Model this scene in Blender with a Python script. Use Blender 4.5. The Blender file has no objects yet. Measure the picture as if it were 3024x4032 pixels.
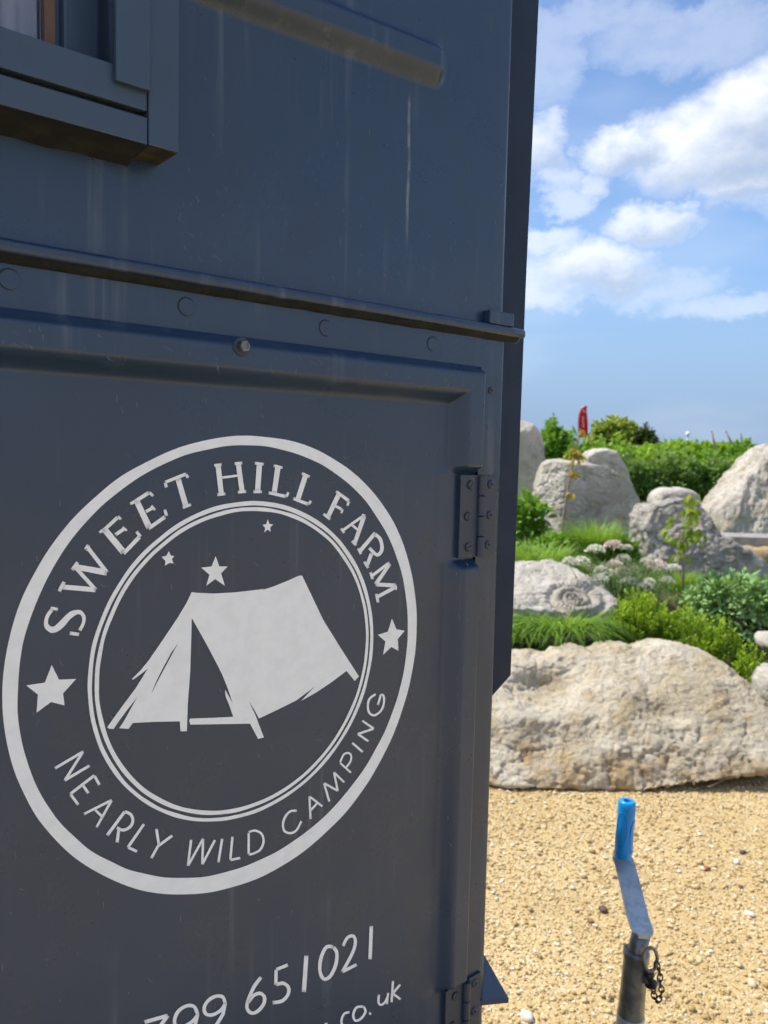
import bpy, bmesh, math, random
import numpy as np
from mathutils import Vector, Matrix, noise
from mathutils.geometry import tessellate_polygon

random.seed(7); RNG = np.random.default_rng(7)
scene = bpy.context.scene
COL = scene.collection

# ------------------------------------------------------------------ camera
W, H = 3024, 4032
F, PITCH, ROLL, YAW = 3139.75, 0.0731891, 0.0220629, 0.8781772   # pixels, radians
CAMH = 1.55            # eye height
D0 = 0.62              # camera to trailer side
FW = Vector((0, math.cos(PITCH), -math.sin(PITCH)))
UP0 = Vector((0, math.sin(PITCH), math.cos(PITCH)))
RT = Vector((1, 0, 0)) * math.cos(ROLL) + UP0 * math.sin(ROLL)
UP = UP0 * math.cos(ROLL) - Vector((1, 0, 0)) * math.sin(ROLL)
CAM = Vector((0, 0, CAMH))
cam_data = bpy.data.cameras.new('camera')
cam = bpy.data.objects.new('camera', cam_data); COL.objects.link(cam)
cam.matrix_world = Matrix(((RT.x, UP.x, -FW.x, CAM.x), (RT.y, UP.y, -FW.y, CAM.y), (RT.z, UP.z, -FW.z, CAM.z), (0, 0, 0, 1)))
cam_data.sensor_fit = 'VERTICAL'; cam_data.sensor_height = 24.0
cam_data.lens = F / H * 24.0
cam_data.clip_start = 0.02; cam_data.clip_end = 3000
cam_data.dof.use_dof = True; cam_data.dof.focus_distance = 0.72; cam_data.dof.aperture_fstop = 8.5
scene.camera = cam

def ray(px, py):
    return FW + RT * ((px - W / 2) / F) - UP * ((py - H / 2) / F)
def at(px, py, depth):
    """photo measurement -> world point at the given ground distance (world y)"""
    r = ray(px, py); return CAM + r * (depth / r.y)
DV = Vector((math.sin(YAW), math.cos(YAW), 0)); NV = Vector((math.cos(YAW), -math.sin(YAW), 0))
def wl(px, py, o=0.0):
    """photo measurement -> (s, z) on the trailer side, o metres proud of it"""
    r = ray(px, py); p = CAM + r * (-(D0 - o) / r.dot(NV))
    return p.dot(DV), p.z

# ------------------------------------------------------------------ light
SUN_EL, SUN_AZ = math.radians(58), math.radians(-72)       # azimuth from +y towards +x
SUN_DIR = Vector((math.sin(SUN_AZ) * math.cos(SUN_EL), math.cos(SUN_AZ) * math.cos(SUN_EL), math.sin(SUN_EL)))
sun_d = bpy.data.lights.new('sun', 'SUN'); sun_d.energy = 2.35; sun_d.angle = math.radians(0.55); sun_d.color = (1.0, 0.95, 0.87)
sun = bpy.data.objects.new('sun', sun_d); COL.objects.link(sun)
sun.rotation_euler = (-SUN_DIR).to_track_quat('-Z', 'Y').to_euler(); sun.location = (-6, 2, 8)
SKY_STRENGTH = 0.085
scene.view_settings.view_transform = 'Standard'; scene.view_settings.look = 'None'
scene.view_settings.exposure = 1.20; scene.view_settings.gamma = 1.0
scene.view_settings.use_curve_mapping = False
scene.render.engine = 'CYCLES'
scene.cycles.use_denoising = True
scene.cycles.use_adaptive_sampling = True; scene.cycles.adaptive_threshold = 0.03; scene.cycles.adaptive_min_samples = 16
scene.cycles.max_bounces = 5; scene.cycles.diffuse_bounces = 3; scene.cycles.glossy_bounces = 3
scene.cycles.transmission_bounces = 4; scene.cycles.transparent_max_bounces = 8
scene.cycles.sample_clamp_indirect = 6.0

class NT:
    """small node-tree writer"""
    def __init__(s, tree): s.t = tree; s.n = tree.nodes; s.l = tree.links
    def node(s, typ, **kw):
        n = s.n.new(typ)
        for k, v in kw.items(): setattr(n, k, v)
        return n
    def put(s, sock, v):
        if isinstance(v, bpy.types.NodeSocket): s.l.new(v, sock)
        elif v is not None:
            if hasattr(sock.default_value, '__len__') and isinstance(v, (tuple, list)):
                v = tuple(v) + (1.0,) * (len(sock.default_value) - len(v))
            sock.default_value = v
    def m(s, op, a, b=None, c=None, clamp=False):
        n = s.node('ShaderNodeMath', operation=op, use_clamp=clamp)
        for i, v in enumerate((a, b, c)):
            if v is not None: s.put(n.inputs[i], v)
        return n.outputs[0]
    def mix(s, f, a, b, blend='MIX'):
        n = s.node('ShaderNodeMix', data_type='RGBA', blend_type=blend)
        s.put(n.inputs['Factor'], f); s.put(n.inputs[6], a); s.put(n.inputs[7], b); return n.outputs[2]
    def noise(s, vec, scale, detail=4, rough=0.55, dist=0.0, out=0, dim='3D'):
        n = s.node('ShaderNodeTexNoise', noise_dimensions=dim); s.put(n.inputs['Vector'], vec)
        n.inputs['Scale'].default_value = scale; n.inputs['Detail'].default_value = detail
        n.inputs['Roughness'].default_value = rough; n.inputs['Distortion'].default_value = dist
        return n.outputs[out]
    def voronoi(s, vec, scale, feature='F1', out=0, rnd=1.0):
        n = s.node('ShaderNodeTexVoronoi', feature=feature); s.put(n.inputs['Vector'], vec)
        n.inputs['Scale'].default_value = scale; n.inputs['Randomness'].default_value = rnd
        return n.outputs[out]
    def mapr(s, v, a, b, c=0.0, d=1.0, smooth=True):
        n = s.node('ShaderNodeMapRange', interpolation_type='SMOOTHSTEP' if smooth else 'LINEAR')
        s.put(n.inputs[0], v)
        for i, x in enumerate((a, b, c, d)): s.put(n.inputs[i + 1], x)
        return n.outputs[0]
    def mapping(s, vec, scale=(1, 1, 1), rot=(0, 0, 0), loc=(0, 0, 0)):
        n = s.node('ShaderNodeMapping'); s.put(n.inputs[0], vec)
        n.inputs['Scale'].default_value = scale; n.inputs['Rotation'].default_value = rot; n.inputs['Location'].default_value = loc
        return n.outputs[0]
    def bump(s, h, strength=0.3, dist=0.01, normal=None):
        n = s.node('ShaderNodeBump'); s.put(n.inputs['Height'], h)
        n.inputs['Strength'].default_value = strength; n.inputs['Distance'].default_value = dist
        if normal is not None: s.put(n.inputs['Normal'], normal)
        return n.outputs[0]

def build_world():
    w = bpy.data.worlds.new('World'); scene.world = w; w.use_nodes = True; w.cycles.sampling_method = 'MANUAL'; w.cycles.sample_map_resolution = 512
    t = NT(w.node_tree); t.n.clear()
    sky = t.node('ShaderNodeTexSky', sky_type='NISHITA', sun_disc=False)
    sky.sun_elevation = SUN_EL; sky.sun_rotation = SUN_AZ
    sky.altitude = 50; sky.air_density = 1.0; sky.dust_density = 0.7; sky.ozone_density = 6.0
    d = t.node('ShaderNodeTexCoord').outputs['Generated']
    sep = t.node('ShaderNodeSeparateXYZ'); t.put(sep.inputs[0], d)
    x, y, z = sep.outputs
    az = t.m('ARCTAN2', x, y); el = t.m('ARCSINE', z)
    cv = t.node('ShaderNodeCombineXYZ'); t.put(cv.inputs[0], az); t.put(cv.inputs[1], t.m('MULTIPLY', el, 1.5))
    warp = t.noise(cv.outputs[0], 8.0, 6, 0.66, out=1, dim='2D')
    wsep = t.node('ShaderNodeSeparateXYZ'); t.put(wsep.inputs[0], warp)
    wa = t.m('MULTIPLY', t.m('SUBTRACT', wsep.outputs[0], 0.5), 0.11)
    we = t.m('MULTIPLY', t.m('SUBTRACT', wsep.outputs[1], 0.5), 0.075)
    azw = t.m('ADD', az, wa); elw = t.m('ADD', el, we)
    fine = t.noise(cv.outputs[0], 26.0, 3, 0.6, dim='2D')
    # cumulus banks: (x, y, rx, ry, density) measured in the photo, kept as bearings and elevations
    blobs = [(2860, 560, 330, 170, 1.0), (3010, 420, 230, 170, 1.0), (2480, 600, 190, 85, .9), (2930, 700, 210, 100, .95), (3250, 560, 300, 240, 1.0),
             (2130, 560, 110, 90, .75), (2170, 700, 110, 70, .5), (2320, 715, 80, 55, .6), (2230, 800, 110, 55, .5), (2590, 890, 165, 75, .8),
             (2150, 945, 150, 55, .62), (2330, 1060, 250, 100, .85), (2150, 1100, 240, 105, .65), (2560, 1120, 220, 70, .35), (2900, 1190, 300, 50, .38),
             (2300, 90, 420, 60, .30), (2700, 150, 380, 90, .30), (2150, 250, 130, 160, .3), (2750, 40, 200, 40, .3)]
    field = None; low = None
    for bx, by, rx, ry, dn in blobs:
        r = ray(bx, by).normalized(); a0, e0 = math.atan2(r.x, r.y), math.asin(r.z)
        qa = t.m('MULTIPLY_ADD', azw, F / rx, -a0 * F / rx); qe = t.m('MULTIPLY_ADD', elw, F / ry, -e0 * F / ry)
        q = t.m('MULTIPLY_ADD', qa, qa, t.m('MULTIPLY', qe, qe))
        f = t.mapr(q, 1.5, 0.12, 0.0, dn)
        field = f if field is None else t.m('MAXIMUM', field, f)
        if dn > .7:
            sh = t.m('MULTIPLY', t.mapr(t.m('MULTIPLY_ADD', qa, -0.45, qe), 0.55, -1.0), f)
            low = sh if low is None else t.m('MAXIMUM', low, sh)
    field = t.m('MULTIPLY', field, t.mapr(fine, 0.25, 0.6, 0.80, 1.0))
    # unseen cumulus over the rest of the sky, coverage set for fill light
    inv = t.m('DIVIDE', 1.0, t.m('ADD', t.m('MAXIMUM', z, 0.0), 0.16))
    pv = t.node('ShaderNodeCombineXYZ'); t.put(pv.inputs[0], t.m('MULTIPLY', x, inv)); t.put(pv.inputs[1], t.m('MULTIPLY', y, inv))
    rest = t.mapr(t.noise(pv.outputs[0], 1.15, 5, 0.58, dim='2D'), 0.46, 0.67)
    inside = t.m('MULTIPLY', t.mapr(t.m('ABSOLUTE', t.m('SUBTRACT', az, 0.33)), 0.32, 0.20), t.mapr(el, 0.62, 0.48))
    rest = t.m('MULTIPLY', rest, t.m('SUBTRACT', 1.0, inside))
    rest = t.m('MULTIPLY', rest, t.mapr(el, 0.02, 0.14))
    dens = t.m('MAXIMUM', field, rest)
    veil = t.m('MULTIPLY', t.mapr(t.noise(t.mapping(cv.outputs[0], (1, 2.2, 1), (0, 0, .5)), 3.0, 3, 0.6, dim='2D'), 0.4, 0.75), 0.13)
    dens = t.m('MAXIMUM', dens, veil)
    bg = t.node('ShaderNodeBackground'); t.put(bg.inputs[0], sky.outputs[0]); bg.inputs[1].default_value = SKY_STRENGTH
    cl = t.node('ShaderNodeBackground')
    t.put(cl.inputs[0], t.mix(t.m('MULTIPLY', low, 1.15, clamp=True), (0.90, 0.93, 0.98), (0.38, 0.48, 0.66)))
    cl.inputs[1].default_value = 0.52
    # thin bluish haze bank all round the horizon
    hz = t.node('ShaderNodeBackground'); hz.inputs[0].default_value = (0.135, 0.198, 0.305, 1); hz.inputs[1].default_value = 1.0
    mh = t.node('ShaderNodeMixShader'); t.put(mh.inputs[0], t.mapr(el, 0.30, 0.0, 0.0, 0.95)); t.l.new(bg.outputs[0], mh.inputs[1]); t.l.new(hz.outputs[0], mh.inputs[2])
    mx = t.node('ShaderNodeMixShader'); t.put(mx.inputs[0], dens); t.l.new(mh.outputs[0], mx.inputs[1]); t.l.new(cl.outputs[0], mx.inputs[2])
    o = t.node('ShaderNodeOutputWorld'); t.l.new(mx.outputs[0], o.inputs[0])
build_world()

# ------------------------------------------------------------------ helpers
def mesh_obj(name, verts, faces, mat=None, parent=None, smooth=False, local=None):
    me = bpy.data.meshes.new(name)
    me.from_pydata([tuple(v) for v in verts], [], [tuple(f) for f in faces]); me.update()
    return link(name, me, mat, parent, smooth)
def link(name, me, mat=None, parent=None, smooth=False):
    o = bpy.data.objects.new(name, me); COL.objects.link(o)
    if mat is not None and not me.materials: me.materials.append(mat)
    if smooth: me.polygons.foreach_set('use_smooth', [True] * len(me.polygons))
    if parent is not None: o.parent = parent
    return o
def bm_obj(name, bm, mat=None, parent=None, smooth=False):
    me = bpy.data.meshes.new(name); bm.normal_update(); bm.to_mesh(me); bm.free()
    return link(name, me, mat, parent, smooth)
def tag(o, label, cat, group=None, kind=None):
    o['label'] = label; o['category'] = cat
    if group: o['group'] = group
    if kind: o['kind'] = kind
    return o
def structure(o, label=None):
    o['kind'] = 'structure'
    if label: o['label'] = label
    return o
def empty(name, loc=(0, 0, 0), rz=0.0):
    o = bpy.data.objects.new(name, None); COL.objects.link(o); o.location = loc; o.rotation_euler = (0, 0, rz)
    o.empty_display_size = 0.05; return o
def np_mesh(name, verts, quads, mat, parent=None, tone=None, smooth=True):
    """fast mesh from numpy arrays; quads (n,4) or tris (n,3); tone = per-vertex 0..1 colour variation"""
    me = bpy.data.meshes.new(name); k = quads.shape[1]; nq = len(quads)
    me.vertices.add(len(verts)); me.vertices.foreach_set('co', np.ascontiguousarray(verts, np.float32).ravel())
    me.loops.add(nq * k); me.loops.foreach_set('vertex_index', np.ascontiguousarray(quads, np.int32).ravel())
    me.polygons.add(nq); me.polygons.foreach_set('loop_start', np.arange(0, nq * k, k, dtype=np.int32))
    try: me.polygons.foreach_set('loop_total', np.full(nq, k, dtype=np.int32))
    except Exception: pass
    me.update(calc_edges=True)
    if tone is not None:
        a = me.attributes.new('tone', 'FLOAT', 'POINT'); a.data.foreach_set('value', np.ascontiguousarray(tone, np.float32))
    return link(name, me, mat, parent, smooth)

def bm_box(bm, x0, x1, y0, y1, z0, z1, bevel=0.0, seg=2):
    r = bmesh.ops.create_cube(bm, size=1.0)
    for v in r['verts']:
        v.co = Vector((x0 + (v.co.x + .5) * (x1 - x0), y0 + (v.co.y + .5) * (y1 - y0), z0 + (v.co.z + .5) * (z1 - z0)))
    if bevel > 0:
        es = list({e for v in r['verts'] for e in v.link_edges})
        bmesh.ops.bevel(bm, geom=es, offset=bevel, segments=seg, profile=0.6, affect='EDGES', clamp_overlap=True)
def box(name, mat, parent, x0, x1, y0, y1, z0, z1, bevel=0.0, seg=2):
    bm = bmesh.new(); bm_box(bm, x0, x1, y0, y1, z0, z1, bevel, seg); return bm_obj(name, bm, mat, parent)
def tube_pts(pts, radii, n=12, cap=True, flat=None):
    """swept tube through points; returns verts, faces"""
    pts = [Vector(p) for p in pts]; vs, fs = [], []
    if not hasattr(radii, '__len__'): radii = [radii] * len(pts)
    ref = None
    for i, p in enumerate(pts):
        tdir = (pts[min(i + 1, len(pts) - 1)] - pts[max(i - 1, 0)]).normalized()
        if ref is None:
            ref = tdir.cross(Vector((0.3, 0.2, 1))); ref = ref if ref.length > 1e-3 else tdir.cross(Vector((1, 0, 0)))
        a = (ref - tdir * ref.dot(tdir)).normalized(); ref = a; b = tdir.cross(a)
        for k in range(n):
            an = 2 * math.pi * k / n
            vs.append(p + a * math.cos(an) * radii[i] + b * math.sin(an) * radii[i])
    for i in range(len(pts) - 1):
        for k in range(n):
            fs.append((i * n + k, i * n + (k + 1) % n, (i + 1) * n + (k + 1) % n, (i + 1) * n + k))
    if cap:
        fs.append(tuple(range(n - 1, -1, -1))); fs.append(tuple((len(pts) - 1) * n + k for k in range(n)))
    return vs, fs
def tube(name, pts, radii, mat, parent=None, n=12, smooth=True):
    v, f = tube_pts(pts, radii, n); return mesh_obj(name, v, f, mat, parent, smooth)
def lathe(name, axis0, axis1, profile, mat, parent=None, n=28):
    """profile: list of (t along axis in metres, radius)"""
    a0 = Vector(axis0); d = (Vector(axis1) - a0).normalized(); u = d.cross(Vector((.31, .2, .93)))
    u = (u if u.length > .05 else d.cross(Vector((1, 0, 0)))).normalized(); w = d.cross(u); vs, fs = [], []
    for t, r in profile:
        vs += [a0 + d * t + (u * math.cos(2 * math.pi * k / n) + w * math.sin(2 * math.pi * k / n)) * max(r, 1e-5) for k in range(n)]
    m = len(profile)
    for i in range(m - 1): fs += [(i * n + k, i * n + (k + 1) % n, (i + 1) * n + (k + 1) % n, (i + 1) * n + k) for k in range(n)]
    fs += [tuple(range(n - 1, -1, -1)), tuple((m - 1) * n + k for k in range(n))]
    o = mesh_obj(name, vs, fs, mat, parent, True)
    md = o.modifiers.new('edges', 'EDGE_SPLIT'); md.split_angle = math.radians(38)
    return o

# ------------------------------------------------------------------ materials
def mat_new(name):
    m = bpy.data.materials.new(name); m.use_nodes = True; t = NT(m.node_tree)
    b = t.n.get('Principled BSDF'); return m, t, b
def paint_mat(name='navy_paint', base=(0.019, 0.041, 0.085), rough=0.30, streaks=True, spec=0.58):
    m, t, b = mat_new(name)
    oc = t.node('ShaderNodeTexCoord').outputs['Object']
    big = t.noise(oc, 5.0, 4, 0.55)
    col = t.mix(t.mapr(big, 0.3, 0.7), tuple(c * 0.93 for c in base), tuple(c * 1.08 for c in base))
    run = t.noise(t.mapping(oc, (60, 60, 2.2)), 1.0, 4, 0.6)
    runm = t.m('MULTIPLY', t.mapr(run, 0.54, 0.76), t.mapr(t.noise(oc, 6.0, 3), 0.44, 0.60))
    col = t.mix(t.m('MULTIPLY', runm, 0.30 if streaks else 0.06), col, (0.24, 0.27, 0.31))
    speck = t.mapr(t.voronoi(oc, 190.0), 0.085, 0.05)
    speck = t.m('MULTIPLY', speck, t.mapr(t.noise(oc, 40.0, 2), 0.56, 0.64))
    col = t.mix(t.m('MULTIPLY', speck, 0.15), col, (0.33, 0.35, 0.38))
    if streaks:      # one long pale run down the upper skin
        sp = t.node('ShaderNodeSeparateXYZ'); t.put(sp.inputs[0], oc)
        wob = t.m('MULTIPLY', t.m('SUBTRACT', t.noise(t.mapping(oc, (0, 0, 1)), 14.0, 2), 0.5), 0.006)
        line = t.mapr(t.m('ABSOLUTE', t.m('SUBTRACT', t.m('ADD', sp.outputs[0], wob), wl(1612, 500)[0])), 0.0026, 0.0008)
        zz = t.m('MULTIPLY', t.mapr(sp.outputs[2], CAMH + .36, CAMH + .345), t.mapr(sp.outputs[2], wl(1612, 1050)[1], wl(1612, 760)[1]))
        col = t.mix(t.m('MULTIPLY', t.m('MULTIPLY', line, zz), t.mapr(t.noise(oc, 70.0, 3), .35, .6, .15, .6)), col, (0.26, 0.27, 0.29))
    t.put(b.inputs['Base Color'], col)
    t.put(b.inputs['Roughness'], t.mapr(t.noise(oc, 14.0, 5, 0.6), 0.3, 0.7, rough - 0.05, rough + 0.09))
    b.inputs['Specular IOR Level'].default_value = spec
    dent = t.noise(oc, 2.6, 2, 0.4); orange = t.noise(t.mapping(oc, (1, 1, 0.35)), 260.0, 3, 0.6)
    n1 = t.bump(dent, 0.35, 0.012); n2 = t.bump(orange, 0.10, 0.0006, n1)
    t.put(b.inputs['Normal'], n2)
    return m
def plain_mat(name, col, rough=0.5, metal=0.0, vary=0.12, scale=30.0, bump=0.0, bscale=200.0, bdist=0.001, spec=0.5, col2=None, thr=(0.4, 0.65)):
    m, t, b = mat_new(name); oc = t.node('ShaderNodeTexCoord').outputs['Object']
    f = t.mapr(t.noise(oc, scale, 5, 0.6), *thr)
    c2 = col2 or tuple(c * (1 - vary) for c in col)
    t.put(b.inputs['Base Color'], t.mix(f, col, c2))
    t.put(b.inputs['Roughness'], t.mapr(t.noise(oc, scale * 1.7, 3), 0.3, 0.7, max(0.02, rough - .06), rough + .06))
    b.inputs['Metallic'].default_value = metal; b.inputs['Specular IOR Level'].default_value = spec
    if bump: t.put(b.inputs['Normal'], t.bump(t.noise(oc, bscale, 4, 0.6), bump, bdist))
    return m
def leaf_mat(name, c_dark, c_light, rough=0.5, trans=0.35, tip=None, trans_col=None):
    m, t, b = mat_new(name)
    a = t.node('ShaderNodeAttribute', attribute_name='tone').outputs['Fac']
    col = t.mix(a, c_dark, c_light)
    if tip: col = t.mix(t.mapr(a, 0.86, 0.97), col, tip)
    t.put(b.inputs['Base Color'], col); b.inputs['Roughness'].default_value = rough; b.inputs['Specular IOR Level'].default_value = 0.35
    tr = t.node('ShaderNodeBsdfTranslucent'); t.put(tr.inputs[0], trans_col or t.mix(0.5, col, (0.40, 0.52, 0.03)))
    mx = t.node('ShaderNodeMixShader'); mx.inputs[0].default_value = trans
    t.l.new(b.outputs[0], mx.inputs[1]); t.l.new(tr.outputs[0], mx.inputs[2])
    t.l.new(mx.outputs[0], t.n.get('Material Output').inputs[0]); return m
def rock_mat(name, pale, mid, stain, stain_amt=0.35, grey=(0.20, 0.20, 0.19), grey_amt=0.35, scale=1.0):
    m, t, b = mat_new(name); oc = t.node('ShaderNodeTexCoord').outputs['Object']
    n1 = t.noise(oc, 2.4 * scale, 6, 0.62, 0.3); n2 = t.noise(oc, 9.0 * scale, 6, 0.65); n3 = t.noise(oc, 42 * scale, 5, 0.7)
    col = t.mix(t.mapr(n1, 0.35, 0.65), pale, mid)
    col = t.mix(t.m('MULTIPLY', t.mapr(n2, 0.48, 0.68), stain_amt), col, stain)
    col = t.mix(t.m('MULTIPLY', t.mapr(t.noise(t.mapping(oc, loc=(7, 3, 1)), 5.5 * scale, 7, 0.68), 0.50, 0.66), grey_amt), col, grey)
    col = t.mix(t.m('MULTIPLY', t.mapr(n3, 0.52, 0.72), 0.30), col, (0.60, 0.56, 0.47))
    pit = t.mapr(t.voronoi(t.mix(0.12, oc, t.noise(oc, 20 * scale, 3, out=1)), 26 * scale), 0.16, 0.05)
    col = t.mix(t.m('MULTIPLY', pit, t.m('MULTIPLY', t.mapr(n2, 0.44, 0.62), 0.6)), col, (0.09, 0.08, 0.065))
    t.put(b.inputs['Base Color'], col); b.inputs['Roughness'].default_value = 0.88; b.inputs['Specular IOR Level'].default_value = 0.25
    h = t.m('ADD', t.m('MULTIPLY', n2, 0.8), t.m('ADD', t.m('MULTIPLY', n3, 0.5), t.m('MULTIPLY', t.noise(oc, 130 * scale, 4, 0.7), 0.22)))
    t.put(b.inputs['Normal'], t.bump(h, 1.0, 0.05 / scale)); return m

M_PAINT = paint_mat()
M_FRAME = paint_mat('navy_wood_paint', (0.033, 0.060, 0.104), 0.42, False)
M_BOARD = paint_mat('front_board_paint', (0.015, 0.027, 0.055), 0.55, False, .25)
M_HINGE = paint_mat('painted_hinge', (0.022, 0.036, 0.066), 0.40, False)
M_CREV = plain_mat('crevice', (0.006, 0.007, 0.010), 0.7)
M_WHITE = plain_mat('white_sign_paint', (0.88, 0.91, 0.95), 0.40, vary=0.06, scale=60, bump=0.12, bscale=300, bdist=0.0004)
M_SCUFF = plain_mat('scuff', (0.17, 0.20, 0.24), 0.6)
M_DIRT_SHADE = plain_mat('grime_and_shade', (0.006, 0.007, 0.008), 0.85, vary=0.3, scale=40, col2=(0.019, 0.020, 0.020), thr=(.45, .7), bump=0.5, bscale=120, bdist=0.002)  # dirt on the window casing; painted shade and reflection on the drip rail
M_GALV = plain_mat('galvanised_steel', (0.450, 0.500, 0.537), 0.42, 0.45, scale=60, col2=(0.325, 0.362, 0.400), bump=0.08)
M_DSTEEL = plain_mat('dull_steel', (0.24, 0.24, 0.24), 0.34, 0.6, scale=40, col2=(0.14, 0.14, 0.135), bump=0.06)
M_BLACKM = plain_mat('dark_iron', (0.05, 0.05, 0.052), 0.4, 0.7)
M_BLUE = plain_mat('blue_plastic', (0.0, 0.28, 0.72), 0.38, vary=0.06, spec=0.5)
M_RED = None
M_PRINT = plain_mat('pale_print', (0.75, 0.55, 0.55), 0.7)
M_RUBBER = plain_mat('rubber', (0.02, 0.02, 0.02), 0.7)
M_WOOD = plain_mat('bare_wood_end', (0.060, 0.046, 0.026), 0.85, scale=70, col2=(0.018, 0.014, 0.009), bump=0.4, bscale=260)
M_INWOOD = plain_mat('varnished_wood', (0.15, 0.085, 0.05), 0.5, vary=0.35)
M_CURT = plain_mat('pale_curtain', (0.68, 0.66, 0.72), 0.8, vary=0.06, scale=8)
M_PLANK = plain_mat('weathered_plank', (0.34, 0.32, 0.30), 0.8, vary=0.25, scale=12, bump=0.3, bscale=60)
M_STEM = plain_mat('bark_stem', (0.36, 0.25, 0.18), 0.8, vary=0.3)
M_GSTEM = plain_mat('green_stem', (0.10, 0.16, 0.04), 0.7)
M_TWIG = plain_mat('dry_twig', (0.33, 0.27, 0.19), 0.8)
R_GREY = rock_mat('limestone_grey', (0.577, 0.537, 0.464), (0.384, 0.360, 0.321), (0.433, 0.353, 0.224), 0.3, (0.10, 0.10, 0.095), 0.65)
R_PALE = rock_mat('limestone_pale', (0.736, 0.674, 0.582), (0.540, 0.483, 0.396), (0.588, 0.433, 0.247), 0.45, (0.19, 0.17, 0.14), 0.40)
R_YELL = rock_mat('limestone_yellow', (0.575, 0.438, 0.237), (0.475, 0.325, 0.138), (0.500, 0.288, 0.088), 0.5)
R_CHALK = rock_mat('limestone_chalk', (0.743, 0.697, 0.608), (0.535, 0.491, 0.416), (0.505, 0.416, 0.267), 0.3, (0.15, 0.145, 0.13), 0.5)

def gravel_mat():
    m, t, b = mat_new('gravel'); oc = t.node('ShaderNodeTexCoord').outputs['Object']
    cell = t.voronoi(oc, 190.0, out=1); dist = t.voronoi(oc, 190.0, out=0)
    v = t.node('ShaderNodeSeparateColor'); t.put(v.inputs[0], cell)
    col = t.mix(v.outputs[0], (0.49, 0.355, 0.155), (0.64, 0.495, 0.265))
    col = t.mix(t.mapr(v.outputs[1], 0.86, 0.95), col, (0.72, 0.65, 0.50))
    col = t.mix(t.mapr(t.noise(oc, 1.6, 5), 0.35, 0.65, 0.0, 0.35), col, (0.40, 0.27, 0.10))
    t.put(b.inputs['Base Color'], col); b.inputs['Roughness'].default_value = 0.9; b.inputs['Specular IOR Level'].default_value = 0.2
    t.put(b.inputs['Normal'], t.bump(t.m('ADD', t.m('MULTIPLY', dist, -1.0), t.noise(oc, 300.0, 4)), 0.6, 0.004)); return m
def pebble_mat():
    m, t, b = mat_new('pebbles')
    a = t.node('ShaderNodeAttribute', attribute_name='tone').outputs['Fac']
    r = t.node('ShaderNodeValToRGB'); t.put(r.inputs[0], a); e = r.color_ramp.elements
    e[0].position = 0; e[0].color = (0.36, 0.245, 0.11, 1); e[1].position = 1; e[1].color = (0.80, 0.75, 0.62, 1)
    for p, c in ((0.30, (0.54, 0.39, 0.175)), (0.60, (0.62, 0.47, 0.24)), (0.86, (0.67, 0.525, 0.30)), (0.94, (0.74, 0.66, 0.50))):
        k = e.new(p); k.color = c + (1,)
    t.put(b.inputs['Base Color'], r.outputs[0]); b.inputs['Roughness'].default_value = 0.8; b.inputs['Specular IOR Level'].default_value = 0.3; return m
M_GRAVEL = gravel_mat(); M_PEB = pebble_mat()
M_SOIL = plain_mat('soil', (0.13, 0.085, 0.05), 0.95, scale=9, col2=(0.07, 0.09, 0.025), bump=0.8, bscale=50, bdist=0.03)
def add_meadow(m):
    t = NT(m.node_tree); b = t.n.get('Principled BSDF'); src = b.inputs['Base Color'].links[0].from_socket
    oc = t.node('ShaderNodeTexCoord').outputs['Object']; sp = t.node('ShaderNodeSeparateXYZ'); t.put(sp.inputs[0], oc)
    grass = t.mix(t.noise(oc, 3.0, 6, .65), (0.07, 0.14, 0.02), (0.16, 0.24, 0.05))
    t.put(b.inputs['Base Color'], t.mix(t.mapr(t.m('ADD', sp.outputs[1], t.m('MULTIPLY', t.noise(oc, .8, 4), 4.0)), 8.0, 11.0), src, grass))
add_meadow(M_SOIL)
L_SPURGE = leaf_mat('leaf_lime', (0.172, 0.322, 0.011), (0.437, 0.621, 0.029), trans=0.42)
L_SAGE = leaf_mat('leaf_sage', (0.164, 0.309, 0.112), (0.362, 0.552, 0.206), 0.6, 0.25)
L_GRASS = leaf_mat('leaf_grass', (0.143, 0.297, 0.033), (0.330, 0.528, 0.077), trans=0.4)
L_BUSH = leaf_mat('leaf_bush', (0.084, 0.228, 0.024), (0.240, 0.456, 0.048), trans=0.35)
L_HEDGE = leaf_mat('leaf_hedge', (0.084, 0.189, 0.039), (0.252, 0.405, 0.104), trans=0.3, tip=(0.30, 0.30, 0.20))
L_OLIVE = leaf_mat('leaf_olive', (0.175, 0.237, 0.037), (0.450, 0.525, 0.100), trans=0.3)
L_DARK = leaf_mat('leaf_dark', (0.025, 0.05, 0.015), (0.07, 0.10, 0.03), trans=0.2)
L_MEADOW = leaf_mat('leaf_meadow', (0.154, 0.308, 0.022), (0.330, 0.528, 0.044), trans=0.4)
L_FEATH = leaf_mat('leaf_feathery', (0.115, 0.218, 0.069), (0.230, 0.356, 0.127), trans=0.3)
L_GREY = leaf_mat('leaf_grey', (0.10, 0.12, 0.09), (0.24, 0.24, 0.22), trans=0.2)
L_YOUNG = leaf_mat('leaf_young', (0.18, 0.30, 0.02), (0.45, 0.50, 0.06), trans=0.45)
L_BRONZE = leaf_mat('leaf_bronze', (0.375, 0.225, 0.025), (0.625, 0.450, 0.062), trans=0.4)
L_UMBW = leaf_mat('umbel_white', (0.616, 0.616, 0.504), (0.896, 0.874, 0.784), 0.8, 0.15)
L_UMBP = leaf_mat('umbel_pink', (0.665, 0.455, 0.419), (0.895, 0.835, 0.778), 0.8, 0.15)

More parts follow.
